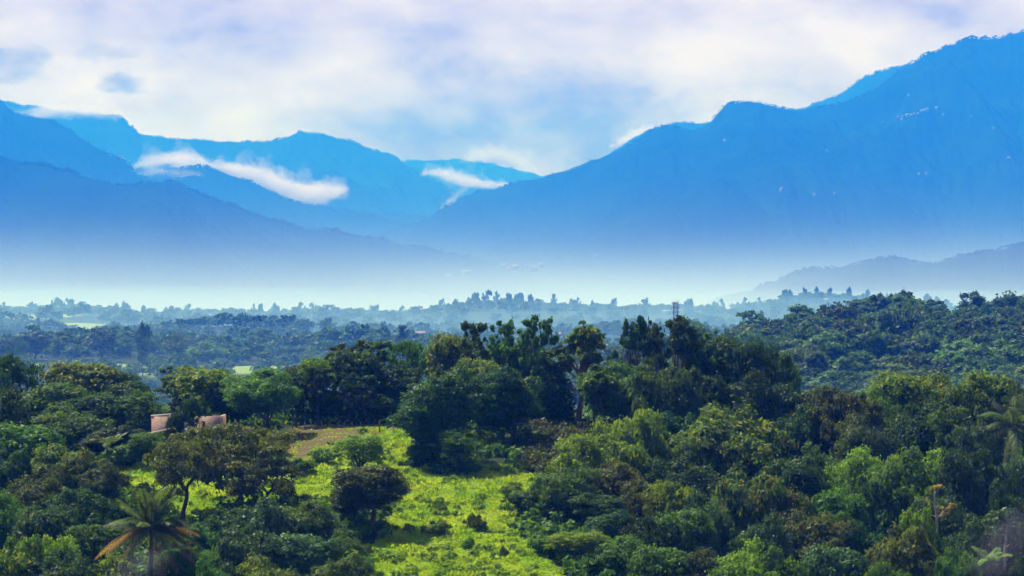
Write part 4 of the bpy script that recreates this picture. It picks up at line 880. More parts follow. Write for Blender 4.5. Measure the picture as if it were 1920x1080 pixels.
def coco(rs):
    out = []
    for i in range(15): out.append((R(rs.uniform(0, 360)), R(rs.uniform(48, 84)), rs.uniform(.85, 1.05), rs.uniform(.12, .35), 'green' if rs.rand() < .6 else 'shade'))
    for a in (8, 35, 150, 172, 200, 340, 95, 265, 300, 240): out.append((R(a + rs.uniform(-8, 8)), R(rs.uniform(20, 42)), rs.uniform(.85, 1.0), rs.uniform(.35, .5), 'green' if rs.rand() < .65 else 'shade'))
    for a in (2, 180, 345, 200, 25): out.append((R(a + rs.uniform(-6, 6)), R(rs.uniform(0, 20)), rs.uniform(.8, 1.0), rs.uniform(.45, .65), 'orange'))
    for a in (20, 60, 120, 155, 205, 250, 310, 335): out.append((R(a), R(rs.uniform(-10, 15)), rs.uniform(.75, .95), rs.uniform(.5, .7), 'shade'))
    for a in (340, 318, 222, 290): out.append((R(a + rs.uniform(-8, 8)), R(rs.uniform(-38, -15)), rs.uniform(.8, 1.0), rs.uniform(.3, .45), 'rust'))
    return out
palm('coconut_palm', 'coconut palm with withered orange lower fronds, low on the left', 278, 990, 191, 4.5, coco, None, 3)
def big(rs): return [(R(a + rs.uniform(-9, 9)), R(e + rs.uniform(-8, 8)), rs.uniform(.85, 1.1), dr, m) for a, e, dr, m in
    [(100, 75, .2, 'green'), (60, 65, .3, 'green'), (150, 62, .35, 'shade'), (200, 55, .5, 'green'), (250, 60, .5, 'shade'), (300, 50, .5, 'green'), (350, 50, .5, 'shade'), (180, 30, .7, 'green'), (215, 22, .8, 'shade'), (160, 25, .8, 'shade'), (270, 20, .8, 'green'), (330, 20, .8, 'shade'), (190, 5, .8, 'shade'), (240, 0, .8, 'shade'), (20, 20, .7, 'green'), (175, -15, .7, 'shade')]]
palm('coconut_palm', 'large drooping palm at the right edge below the twin crowns', 1898, 800, 236, 5.0, big, None, 5, .2)
def small_(rs): return [(R(i * 40 + rs.uniform(-15, 15)), R(rs.uniform(30, 80)), rs.uniform(.8, 1.1), rs.uniform(.2, .6), 'green') for i in range(10)]
palm('palm', 'small slender palm in the dark wood left of the house', 196, 838, 232, 2.6, small_, None, 6, .1)
palm('palm', 'young palm with bright arching fronds near the bottom right', 1852, 1052, 190, 2.3, lambda rs: [(R(i * 36 + rs.uniform(-15, 15)), R(rs.uniform(25, 75)), rs.uniform(.8, 1.1), rs.uniform(.3, .7), 'lime') for i in range(12)], None, 7, .09)
for (a, b, d, lab) in [(1690, 598, 800, 'left palm of the pair near the crest of the misty hill'), (1742, 600, 800, 'right palm of the pair near the crest of the misty hill'), (1893, 594, 805, 'palm near the crest of the misty hill at the right edge')]:
    palm('palm', lab, a, b, d, 6.5, lambda rs: [(R(i * 33 + rs.uniform(-15, 15)), R(rs.uniform(10, 80)), rs.uniform(.8, 1.1), rs.uniform(.3, .7), 'shade') for i in range(12)], 'palms on the misty hill', int(a), .3)
# ------------------------------------------------------------------ trees with their own shapes
def own_tree(name, label, px_, d, py_base, trunk_path, tr, twigs, leafm, barkm, nleaf, leaf, rp, cat='tree', group=None, seed=1, flat=.8, extra=None):
    # trunk_path and twigs in picture columns/rows at distance d, twigs = (column, row, depth offset in m)
    rs = np.random.RandomState(seed); k = d / F
    x0 = (px_ - 960) * k; zb = float(ground(x0, d)); root = empty(name, (x0, d, zb)); tag(root, label, cat, group)
    def L3(c, r, dy=0): return np.array([(c - px_) * k, dy, (540 - r) * k - zb])
    pth = [L3(*p) for p in trunk_path]; pth[0][2] = -.6
    t = np.linspace(0, len(pth) - 1, 5 * len(pth)); pp = np.stack([np.interp(t, range(len(pth)), [p[j] for p in pth]) for j in range(3)], 1)
    pp[1:-1] = (pp[:-2] + pp[1:-1] * 2 + pp[2:]) / 4
    wood = [tube(pp, np.linspace(tr * 1.3, tr * .55, len(pp)), 8)]; parts = []
    for (c, r, dy, s, src) in twigs:
        a = pth[src]; b = L3(c, r, dy); wood.append(limb(rs, a, b, tr * .45, tr * .12, .09, 8))
        parts.append(puff(rs, b, rp * s, int(nleaf * s * s), leaf, flat, sub=14))
        for _ in range(2):
            b2 = b + rs.normal(size=3) * rp * np.array([.9, .9, .5]); wood.append(limb(rs, b * .7 + a * .3, b2, tr * .2, tr * .07, .1, 5)); parts.append(puff(rs, b2, rp * s * .6, int(nleaf * s * s * .35), leaf, flat, sub=9))
    V, Q = join(parts); mesh_obj('crown', quads_mesh('crown', V, Q), leafm, root)
    V, Q = join(wood); mesh_obj('trunk', quads_mesh('trunk', V, Q, True), barkm, root)
    return root
own_tree('broadleaf_tree', 'tree with a bare curved pink barked trunk against the misty valley', 1083, 257, 800, [(1083, 800), (1086, 770), (1093, 735), (1094, 712)], .30,
 [(1060, 672, 0, .8, 3), (1075, 640, 1, .9, 3), (1095, 625, -1, 1.0, 3), (1112, 645, 0, 1.0, 3), (1118, 675, 1, .9, 3), (1100, 665, -1, 1, 3), (1072, 660, 1.5, .7, 3), (1050, 655, -.5, .5, 3), (1125, 700, 0, .7, 3), (1085, 655, 1, .8, 3), (1100, 690, 1, .6, 3), (1062, 690, .5, .45, 3), (1045, 665, -.5, .35, 3), (1090, 625, .6, .6, 3), (1108, 628, .6, .5, 3)], LM['tipped'], BM['pink'], 420, .3, 1.0, group=G1, seed=3)
own_tree('broadleaf_tree', 'thin curved dark stem with a sparse tuft, right of the pink bark', 1113, 250, 812, [(1118, 812), (1113, 785), (1117, 762)], .12, [(1112, 750, 0, .6, 2), (1122, 745, .5, .6, 2), (1105, 752, 0, .5, 2)], LM['mid'], BM['dark'], 220, .25, .8, group=G1, seed=4)
own_tree('broadleaf_tree', 'green tree on a thin slanting trunk leaning left beside the domed tree', 1138, 249, 800, [(1142, 800), (1132, 770), (1122, 748)], .14, [(1110, 725, 0, .9, 2), (1128, 715, 1, 1, 2), (1142, 722, -1, .9, 2), (1118, 738, .5, .7, 2)], LM['mid'], BM['dark'], 420, .26, 1.1, group=G1, seed=5)
YF = leaf_mat('yellow_blossom', (0.20, 0.16, 0.02), (0.30, 0.24, 0.04), None, .3, .05)
own_tree('flowering_tree', 'bare pale tree with a few yellow flower clusters, lower right', 1755, 205, 1020, [(1756, 1020), (1757, 970), (1753, 945), (1752, 925)], .10,
 [(1762, 914, 0, .9, 3), (1755, 914, .4, .5, 3), (1738, 936, 0, .25, 2), (1775, 955, 0, .5, 1), (1786, 951, .3, .7, 1), (1770, 962, -.3, .5, 1), (1790, 948, .2, .3, 1), (1740, 962, .2, .3, 1)], YF, BM['pale'], 70, .17, .38, group=None, seed=6)
own_tree('broadleaf_tree', 'thin tree with a pale bare trunk near the bottom right corner', 1882, 196, 1075, [(1882, 1075), (1884, 1030), (1887, 1000), (1888, 985)], .11,
 [(1870, 975, 0, .9, 3), (1890, 965, .5, .9, 3), (1905, 985, 0, .8, 3), (1865, 1000, 0, .6, 2), (1900, 1015, .4, .6, 1)], LM['grey'], BM['pale'], 160, .22, .9, group=G2, seed=8)
# ------------------------------------------------------------------ the brick house with its lean-to
def brick_mat():
    m, t, out = new_mat('clay_block')
    tc = nd(t, 'ShaderNodeTexCoord'); mp = nd(t, 'ShaderNodeMapping'); mp.inputs['Rotation'].default_value = (R(90), 0, 0); t.links.new(tc.outputs['Object'], mp.inputs[0])
    b = nd(t, 'ShaderNodeTexBrick', inp={'Scale': 1.0, 'Brick Width': .40, 'Row Height': .20, 'Mortar Size': .018, 'Color1': (0.36, 0.22, 0.165, 1), 'Color2': (0.25, 0.155, 0.12, 1), 'Mortar': (0.34, 0.27, 0.23, 1)})
    t.links.new(mp.outputs[0], b.inputs['Vector'])
    n = tnoise(t, tc.outputs['Object'], 1.3, 6, .65); c = mixc(t, mrange(t, n, .45, .75), b.outputs[0], (0.20, 0.13, 0.10), 'MIX')
    p = nd(t, 'ShaderNodeBsdfPrincipled', inp={'Roughness': .9}); t.links.new(c, p.inputs['Base Color'])
    bn = nd(t, 'ShaderNodeBump', inp={'Strength': .7, 'Distance': .02}); t.links.new(b.outputs['Fac'], bn.inputs['Height']); bn.invert = True; t.links.new(bn.outputs[0], p.inputs['Normal'])
    t.links.new(p.outputs[0], out.inputs[0]); return m
BRICK = brick_mat(); CONC = simple_mat('pale_concrete', (0.42, 0.40, 0.38), (0.58, 0.56, 0.53), 3, .9); TIN = simple_mat('weathered_tin', (0.50, 0.48, 0.46), (0.22, 0.15, 0.11), 1.6, .5, .1, .5)
WOODM = simple_mat('grey_timber', (0.16, 0.12, 0.09), (0.26, 0.21, 0.16), 5, .9); PALEWOOD = simple_mat('pale_post', (0.50, 0.40, 0.32), (0.36, 0.27, 0.2), 5, .8); DARKM = simple_mat('dark_interior', (0.01, 0.01, 0.01), (0.02, 0.018, 0.015), 3)
REDM = simple_mat('red_cloth', (0.35, 0.03, 0.03), (0.22, 0.02, 0.02), 6)
def boxes(bs):
    V = []; Q = []
    for (x0, x1, y0, y1, z0, z1, *tilt) in bs:
        tz = tilt[0] if tilt else 0; n = len(V)
        V += [(x, y, z + (tz * (x - x0) / (x1 - x0))) for z in (z0, z1) for y in (y0, y1) for x in (x0, x1)]
        Q += [tuple(n + i for i in q) for q in ((0, 1, 5, 4), (1, 3, 7, 5), (3, 2, 6, 7), (2, 0, 4, 6), (4, 5, 7, 6), (0, 2, 3, 1))]
    return np.array(V, float), np.array(Q)
def house():
    d = 246.0; k = d / F; X = lambda c: (c - 960) * k; Z = lambda r: (540 - r) * k
    x0 = X(284); zb = float(ground(x0 + 3.5, d)) - .5; root = empty('brick_house', (x0, d, zb)); tag(root, 'roofless looking brick house with a pale coping, half hidden by trees', 'house')
    def P(name, bs, m, par=root): v, q = boxes(bs); return mesh_obj(name, quads_mesh(name, v, q), m, par)
    zl = Z(781) - zb; zr = Z(776) - zb; w1 = (345 - 284) * k; w2a = (372 - 284) * k; w2 = (414 - 284) * k; z2 = Z(781) - zb
    P('wall', [(0, w1, 0, .2, 0, zl, 0)], BRICK); wall2 = P('wall', [(w1 + .95, w2, .35, .55, 0, z2, 0)], BRICK); P('wall', [(0, .2, .203, 4.5, 0, zl - .003)], BRICK); P('wall', [(w2 - .2, w2 - .003, .553, 4.5, 0, z2 - .003)], BRICK); P('wall', [(.203, w2 - .203, 4.3, 4.497, 0, zl - .1)], BRICK)
    P('coping', [(-.06, w1 + .05, -.05, .25, zl + .003, zl + .13, (zr - zl))], CONC)
    v, q = boxes([(-.0, w1 - .003, .01, .19, zl - .02, zl + .001, (zr - zl))]); mesh_obj('wall_top', quads_mesh('wall_top', v, q), BRICK, root)
    P('pillar', [(w1 + .0, w1 + .25, -.02, .28, 0, zr + .0)], CONC); P('doorway_dark', [(w1 + .26, w1 + .94, .3, .36, 0, 2.0)], DARKM)  # dark sheet fills the doorway, the shade inside put into its colour
    P('floor_slab', [(-.3, w2 + .3, -.3, 4.8, -.8, .05)], CONC)
    P('cloth', [((378 - 284) * k, (384 - 284) * k, .31, .345, Z(806) - zb, Z(790) - zb)], REDM)  # small red cloth against the right wall
    # lean-to: a tin sheet sloping down to the left on thin posts
    xa, xb = (246 - 284) * k, (336 - 284) * k; za, zb2 = Z(819) - zb, Z(801) - zb
    r = P('roof', [(xa, xb, -2.4, -.06, za, za + .07, zb2 - za)], TIN); r['label'] = 'weathered tin lean-to sheet'
    nb = 22; bs = []
    for i in range(nb):
        a = xa + (xb - xa) * (i + .2) / nb; b = xa + (xb - xa) * (i + .65) / nb; zz_ = za + (zb2 - za) * (a - xa) / (xb - xa); bs.append((a, b, -2.42, -.06, zz_ + .073, zz_ + .11, (zb2 - za) * (b - a) / (xb - xa)))
    v, q = boxes(bs); mesh_obj('roof_rib', quads_mesh('roof_rib', v, q), TIN, r)
    for a, b in ((xa + .1, -2.3), (xa + 2.3, -2.3), (xb - .3, -2.3), (xa + .1, -.3)):
        zt = za + (zb2 - za) * (a - xa) / (xb - xa) - .01
        P('post', [(a, a + .1, b, b + .1, -.9, zt)], WOODM)
    P('beam', [(xa + .05, xb - .05, -2.32, -2.2, za - .12, za - .004, zb2 - za)], WOODM)
    # yellow bush over the wall
house()
near_tree(384, 757, 24, 250, 'bushA', 'tipped', 'small yellow topped bush peeping over the brick wall', name='bush', cat='bush')
near_tree(330, 772, 36, 243.5, 'fineA', 'dark', 'small dark sapling in front of the brick wall', name='broadleaf_tree')
near_tree(361, 746, 46, 243.5, 'fineB', 'dark', 'dark young tree before the doorway of the brick house', name='broadleaf_tree')
# fence posts, poles
def post(name, label, px_, pt, d, r_, m, group=None, cat='post', lean=0.0, base=None):
    x = (px_ - 960) * d / F; zb = float(ground(x, d)); zt = (540 - pt) * d / F
    h = max(zt - zb, .6); t = np.linspace(0, 1, 6)
    p = np.stack([lean * h * t + .03 * np.sin(t * 4 + px_), 0 * t, -.3 + t * (h + .3)], 1)
    v, q = tube(p, r_ * (1.1 - .25 * t), 7); n = len(v)
    cap = np.array([[n - 7, n - 6, n - 5, n - 4], [n - 4, n - 3, n - 2, n - 7]]); cap2 = np.array([[n - 1, n - 7, n - 2, n - 2]])
    o = mesh_obj(name, quads_mesh(name, v, np.concatenate([q, cap])), m); o.location = (x, d, zb); tag(o, label, cat, group); return o
fp = [548, 560, 571, 583, 592, 604, 619, 633, 646, 660, 676]
for i, a in enumerate(fp):
    post('fence_post', ['leftmost fence post beside the full round tree', 'second fence post from the left', 'third fence post from the left', 'fourth fence post, thinner', 'fifth fence post from the left', 'middle fence post over the bare earth', 'fence post right of the middle one', 'fourth fence post from the right end', 'third fence post from the right end', 'second fence post from the right end', 'last fence post at the right end'][i], a, 790 + (i % 3) * 2, 257, .06, WOODM, 'fence posts behind the bare earth', 'fence post', (hash_(a) - .5) * .12)
post('wooden_post', 'reddish pole on the grass edge, left of the pale square post', 712, 789, 250, .075, BM['pink'])
post('wooden_post', 'pale thick post at the foot of the large full green tree', 738, 788, 250, .11, PALEWOOD)
post('wooden_post', 'short pale stake beside the bright bush in the clearing', 602, 842, 238, .07, PALEWOOD)
for i, a in enumerate((538, 551)):
    post('stake', ['left thin stake at the edge of the bare earth', 'right thin stake at the edge of the bare earth'][i], a, 857, 234, .04, WOODM, 'stakes by the bare earth', 'stake', .1 - .2 * i)
for i, (a, t_, lab) in enumerate([(557, 700, 'bare dark trunked tree behind the first fence posts'), (600, 690, 'straight thin tree behind the middle fence posts'), (655, 700, 'thin dark stemmed tree near the right fence posts'), (690, 705, 'slender stem tree at the right end of the fence')]):
    near_tree(a, t_, 55, 259, 'tallA' if i % 2 else 'tallB', 'dark', lab, group=G1)
# ------------------------------------------------------------------ lattice tower in the valley
def tower():
    d = 1500.0; k = d / F; x = (1267 - 960) * k; zb = float(ground(x, d)); H = (540 - 567) * k - zb
    root = empty('lattice_tower', (x, d, zb)); tag(root, 'thin steel lattice mast rising behind the dark skyline crown', 'tower')
    ST = simple_mat('galvanised_steel', (0.09, 0.09, 0.10), (0.13, 0.13, 0.14), 1, .6, 0, .3)
    w0, w1 = 2.1, 1.15; z = lambda t: t * H; w = lambda t: w0 + (w1 - w0) * t
    for sx in (-1, 1):
        for sy in (-1, 1):
            v, q = tube([(sx * w(t), sy * w(t), z(t)) for t in np.linspace(0, 1, 5)], [.2] * 5, 5); mesh_obj('leg', quads_mesh('leg', v, q), ST, root)
    br = []; n = 14
    for i in range(n):
        a, b = i / n, (i + 1) / n
        for c in range(4):
            s = [(-1, -1), (1, -1), (1, 1), (-1, 1)]; p, q_ = s[c], s[(c + 1) % 4]
            br.append(tube([(p[0] * w(a), p[1] * w(a), z(a)), (q_[0] * w(b), q_[1] * w(b), z(b))], [.09, .09], 4))
            br.append(tube([(q_[0] * w(a), q_[1] * w(a), z(a)), (p[0] * w(b), p[1] * w(b), z(b))], [.09, .09], 4))
            br.append(tube([(p[0] * w(b), p[1] * w(b), z(b)), (q_[0] * w(b), q_[1] * w(b), z(b))], [.1, .1], 4))
    v, q = join(br); mesh_obj('bracing', quads_mesh('bracing', v, q), ST, root)
    for zz_ in (H - .4, H - 3.2, H - 6.2):
        v, q = boxes([(-2.0, 2.0, -2.0, 2.0, zz_, zz_ + .22)]); mesh_obj('platform', quads_mesh('platform', v, q), ST, root)
        for sx in (-1.9, -.6, .8, 1.8):
            v, q = boxes([(sx - .16, sx + .16, -2.3, -2.02, zz_ + .1, zz_ + 2.1)]); mesh_obj('antenna', quads_mesh('antenna', v, q), CONC, root)
tower()
# ------------------------------------------------------------------ far houses
WHITE = simple_mat('whitewash', (0.11, 0.10, 0.11), (0.08, 0.08, 0.085), .3, .9); ROOFM = simple_mat('tin_and_tile', (0.22, 0.18, 0.18), (0.15, 0.10, 0.09), .2, .8)
def far_house(P, w, dp, h, label, group, rz):
    root = empty('house', tuple(P), rz); tag(root, label, 'house', group)
    v, q = boxes([(-w / 2, w / 2, -dp / 2, dp / 2, -6, h)]); mesh_obj('wall', quads_mesh('wall', v, q), WHITE, root)
    V = np.array([(-w * .55, -dp * .58, h + .02), (w * .55, -dp * .58, h + .02), (w * .55, dp * .58, h + .02), (-w * .55, dp * .58, h + .02), (-w * .55, 0, h + w * .22), (w * .55, 0, h + w * .22)], float)
    me = bpy.data.meshes.new('roof'); me.from_pydata([tuple(a) for a in V], [], [(0, 1, 5, 4), (2, 3, 4, 5), (0, 4, 3), (1, 2, 5), (3, 2, 1, 0)]); mesh_obj('roof', me, ROOFM, root)
rs = np.random.RandomState(12)
VILL = {'R': ('white house in the hamlet high on the right mountain', 'hamlet high on the right mountain', [(1683, 222), (1692, 219), (1700, 218), (1708, 217), (1714, 216), (1721, 214), (1727, 211), (1733, 209), (1738, 207), (1690, 224), (1655, 233), (1703, 182), (1755, 203), (1768, 216), (1820, 219), (1862, 242)]),
        'R_': ('lone pale house low on the right mountain', 'scattered houses low on the right mountain', [(1465, 356), (1463, 361), (1526, 370), (1564, 367), (1722, 330), (1736, 328), (1890, 300), (1358, 263), (1550, 286), (1117, 476)]),
        'D': ('pale house in the valley mouth village below the clouds', 'village in the valley mouth', [(524, 408), (535, 409), (545, 410), (556, 411), (566, 410), (577, 411), (588, 411), (598, 410), (572, 414), (584, 414), (620, 411), (850, 433), (856, 434)])}
order = ['leftmost', 'second from the left', 'third from the left', 'fourth from the left', 'fifth from the left', 'sixth from the left', 'seventh from the left', 'eighth from the left', 'ninth from the left', 'tenth from the left', 'eleventh from the left', 'twelfth from the left', 'fifth from the right', 'fourth from the right', 'third from the right', 'second from the right', 'rightmost']
def rank(i, n): return order[0] if i == 0 else ('rightmost' if i == n - 1 else (order[i] if i < 12 else order[len(order) - (n - i)]))
for nm, (lab, grp, L_) in VILL.items():
    L_ = sorted(L_)
    for i, (a, b) in enumerate(L_):
        P = on_mountain(nm[0], a, b); w = rs.uniform(4.5, 9)
        far_house(P + np.array([0, -6, 1]), w, w * .7, rs.uniform(2.5, 4), rank(i, len(L_)) + ' ' + lab, grp, rs.uniform(-.5, .5))
L_ = sorted([(655, 525), (668, 524), (808, 521), (817, 519), (829, 520), (840, 517), (872, 509), (880, 508), (944, 497), (953, 502), (966, 499), (985, 498), (1001, 502), (1015, 495)])
for i, (a, b) in enumerate(L_):
    d = 5600 + 700 * hash_(a); x = (a - 960) * d / F; w = rs.uniform(9, 15)
    far_house(np.array([x, d, (540 - b) * d / F - 3]), w, w * .6, 4, rank(i, len(L_)) + ' white house in the town lost in the mist', 'town in the mist', rs.uniform(-.4, .4))
far_house(np.array([(1202 - 960) * 1900 / F, 1900, (540 - 634) * 1900 / F]), 11, 8, 4, 'white walled farmhouse in the valley right of the tall skyline trees', None, .2)
far_house(np.array([(1042 - 960) * 1850 / F, 1850, (540 - 634) * 1850 / F]), 8, 6, 3, 'small white farmhouse in the valley left of the pink barked tree', None, -.2)
far_house(np.array([(787 - 960) * 1800 / F, 1800, (540 - 632) * 1800 / F]), 7, 6, 3, 'tiny white farm building in the valley by the conifer shaped tree', None, .3)
# ------------------------------------------------------------------ low clouds lying between the ridges
def cloud(name, label, pts_, d, seed, dens, group='clouds lying between the ridges', depth=1.4, vox=9.0, nscale=40, disp=58):
    core = cloud_shell(name, pts_, d, seed, dens * .55, depth, vox, nscale, disp, .85)
    kind(core, 'stuff'); tag(core, label, 'cloud', group)
    for q, (f, dn_) in enumerate(((1.12, .28), (1.38, .14))):
        o = cloud_shell('veil', pts_, d, seed + 20 * (q + 1), dens * dn_, depth, vox * (1.1 + .15 * q), nscale * .8, disp * 1.2, f)
        o.parent = core; o.location = (0, 0, 0); kind(o, 'stuff')
    return core
def cloud_shell(name, pts_, d, seed, dens, depth, vox, nscale, disp, fat):
    # pts_: (column, row, radius in pixels); built as lumps and fused by a voxel remesh
    rs = np.random.RandomState(seed); k = d / F; V = []; T = []; n0 = 0
    import bmesh
    bm = bmesh.new(); bmesh.ops.create_icosphere(bm, subdivisions=2, radius=1.0); bv = np.array([v.co[:] for v in bm.verts]); bf = np.array([[v.index for v in f.verts] for f in bm.faces]); bm.free()
    cx, cz = (pts_[0][0] - 960) * k, (540 - pts_[0][1]) * k
    for i in range(len(pts_) - 1):
        (a0, b0, r0), (a1, b1, r1) = pts_[i], pts_[i + 1]; L = math.hypot(a1 - a0, b1 - b0); n = max(2, int(L / max(3.0, min(r0, r1) * .45)))
        for j in range(n):
            t = j / n; r = (r0 + (r1 - r0) * t) * 1.28 * fat
            for _ in range(3):
                rr = r * rs.uniform(.35, .8); th = rs.rand() * 6.283; o = (r - rr) * rs.rand() ** .5
                c = np.array([(a0 + (a1 - a0) * t + o * math.cos(th) - 960) * k - cx, rs.normal() * r * k * depth * .5, (540 - (b0 + (b1 - b0) * t + o * math.sin(th) * .8)) * k - cz])
                V.append(bv * rr * k * np.array([1.25, 1.3, .8]) + c); T.append(bf + n0); n0 += len(bv)
            if rs.rand() < .4:
                rr = r * rs.uniform(.3, .5); c = c + np.array([rs.normal() * r * k * .5, 0, r * k * rs.uniform(.45, .85)]); V.append(bv * rr * k * np.array([1.2, 1.2, .9]) + c); T.append(bf + n0); n0 += len(bv)
    o = mesh_obj(name, tris_mesh(name, np.concatenate(V), np.concatenate(T)), volume_mat('cloud_vapour', (0.76, 0.70, 1.0), dens))
    o.data.materials[0].node_tree.nodes['Principled Volume'].inputs['Absorption Color'].default_value = (0, 0, 0, 1)
    o.location = (cx, d, cz)
    m = o.modifiers.new('fuse', 'REMESH'); m.mode = 'VOXEL'; m.voxel_size = vox * (d / 9000 if d > 1000 else 1); m.use_smooth_shade = True
    tx = bpy.data.textures.new('billow', 'CLOUDS'); tx.noise_scale = nscale; tx.noise_depth = 4
    dm = o.modifiers.new('billow', 'DISPLACE'); dm.texture = tx; dm.strength = disp; dm.mid_level = .62; dm.texture_coords = 'LOCAL'
    return o
CD = 0.016
cloud('cloud', 'long white cloud bank lying along the left ridge', [(262, 308, 10), (300, 300, 16), (335, 300, 17), (352, 302, 20), (385, 308, 12), (420, 312, 12), (450, 318, 18), (480, 330, 19), (515, 345, 22), (545, 355, 24), (580, 365, 26), (615, 360, 20), (645, 355, 10)], 9700, 1, CD)
cloud('cloud', 'thin veil at the front end of the left cloud bank', [(250, 322, 7), (290, 322, 12), (330, 325, 10), (378, 325, 9)], 9000, 2, CD * .35)
cloud('cloud', 'small white cloud in the gap between the two mountain masses', [(800, 322, 9), (825, 325, 12), (855, 335, 16), (890, 343, 14), (925, 348, 10), (952, 347, 6)], 10600, 3, CD)
cloud('cloud', 'pale billow hanging in the central mountain gap', [(870, 300, 10), (915, 288, 16), (945, 284, 18), (975, 304, 16), (998, 322, 9)], 14200, 9, CD * .2)
cloud('cloud', 'thin veil draped on the rear left crest', [(60, 214, 12), (110, 208, 16), (170, 208, 16), (225, 214, 12)], 11500, 10, CD * .4)
cloud('cloud', 'wisp of cloud rising at the toe of the right mountain', [(832, 392, 7), (845, 378, 8), (858, 365, 8), (872, 352, 7)], 10500, 4, CD)
cloud('cloud', 'small puff on the slope left of the cloud bank', [(208, 293, 3), (222, 298, 4), (238, 299, 4)], 9800, 5, CD)
cloud('cloud', 'tiny puff below the long cloud bank', [(522, 384, 3), (532, 384, 5)], 9600, 6, CD * .6)
cloud('cloud', 'cloud cap over the left peaks', [(20, 208, 8), (45, 212, 6), (100, 200, 14), (150, 200, 12), (200, 206, 9)], 12000, 7, CD * .25)
cloud('cloud', 'cloud edge behind the shoulder of the right mountain', [(1150, 272, 7), (1175, 260, 9), (1200, 248, 9), (1225, 238, 6)], 12500, 8, CD)
# ------------------------------------------------------------------ smoke drifting through the near wood
for lab, pts_, d_, sd in [('faint smoke drifting at the bottom by the coconut palm', [(225, 1075, 26), (262, 1060, 30), (300, 1040, 18)], 182, 11), ('pale smoke in the bottom right corner', [(1850, 1060, 34), (1890, 1010, 38), (1915, 960, 26)], 184, 12)]:
    o = cloud('smoke', lab, pts_, d_, sd, .012, 'smoke in the near wood', 1.0, .16, 1.1, .7); o['category'] = 'smoke'
# ------------------------------------------------------------------ grass, weeds and undergrowth (nobody could count them)
def scatter_ground(n, x0, x1, y0, y1, seed):
    rs = np.random.RandomState(seed); y = rs.uniform(y0, y1, n); px_ = rs.uniform(x0, x1, n); x = (px_ - 960) * y / F
    return x, y, rs
def grass():
    x, y, rs = scatter_ground(420000, 180, 1110, 176, 262, 3); me_, di, _ = masks(x, y)
    dens = np.clip(vn.fbm(x / 1.6, y / 1.6, 4) * 2.2 - .35, .12, 1); keep = (me_ | (di & (rs.rand(len(x)) < .22))) & (rs.rand(len(x)) < dens)
    x, y = x[keep], y[keep]; di = di[keep]; n = len(x); z = ground(x, y)
    tuft = vn.fbm(x / .9, y / .9, 3); tall = np.clip((tuft - .35) * 2.4, .25, 1.6) * np.where(di, .45, 1)
    h = .42 * tall * rs.uniform(.5, 1.3, n); w = rs.uniform(.05, .11, n); a = rs.rand(n) * 6.283; ln = rs.normal(size=(n, 2)) * .45 * h[:, None]
    ax = np.stack([np.cos(a), np.sin(a), 0 * a], 1) * w[:, None]; B = np.stack([x, y, z - .03], 1); T = B + np.stack([ln[:, 0], ln[:, 1], h], 1); M_ = B * .5 + T * .5 + np.stack([0 * h, 0 * h, h * .12], 1)
    V = np.stack([B, M_ - ax, T, M_ + ax], 1).reshape(-1, 3)
    m, t, out = new_mat('meadow_grass'); g = nd(t, 'ShaderNodeNewGeometry'); tc = nd(t, 'ShaderNodeTexCoord'); O = tc.outputs['Object']
    c = mixc(t, g.outputs['Random Per Island'], (0.11, 0.22, 0.010), (0.27, 0.42, 0.020))
    c = mixc(t, mrange(t, tnoise(t, O, .22, 5, .6), .38, .62), c, (0.36, 0.43, 0.022)); c = mixc(t, mrange(t, tnoise(t, O, .5, 4, .65), .54, .68), c, (0.11, 0.21, 0.012)); c = mixc(t, mrange(t, tnoise(t, O, .13, 4, .6), .6, .75), c, (0.24, 0.20, 0.05))
    p = nd(t, 'ShaderNodeBsdfPrincipled', inp={'Roughness': .7, 'Specular IOR Level': .15}); t.links.new(c, p.inputs['Base Color']); tr = nd(t, 'ShaderNodeBsdfTranslucent'); t.links.new(mixc(t, 1.0, c, (1.3, 1.3, .6), 'MULTIPLY'), tr.inputs[0])
    mx = nd(t, 'ShaderNodeMixShader', inp={0: .45}); t.links.new(p.outputs[0], mx.inputs[1]); t.links.new(tr.outputs[0], mx.inputs[2]); t.links.new(mx.outputs[0], out.inputs[0])
    o = mesh_obj('grass', quads_mesh('grass', V, np.arange(n * 4).reshape(-1, 4)), m); kind(o, 'stuff'); tag(o, 'bright yellow green tall grass on the sunlit clearing', 'grass')
grass()
def weeds():
    x, y, rs = scatter_ground(1300, 180, 1110, 176, 260, 8); me_, di, _ = masks(x, y); keep = me_ & (vn2.fbm(x / 6, y / 6, 3) > .5)
    x, y = x[keep], y[keep]; z = ground(x, y); P = []
    for i in range(len(x)):
        r = rs.uniform(.22, .6); P.append(puff(rs, np.array([x[i], y[i], z[i] + r * .35]), r, int(60 * r / .4), .19, .7, sub=9))
    V, Q = join(P); o = mesh_obj('weeds', quads_mesh('weeds', V, Q), LM['lime']); kind(o, 'stuff'); tag(o, 'leafy green weeds dotted through the clearing grass', 'weeds')
weeds()
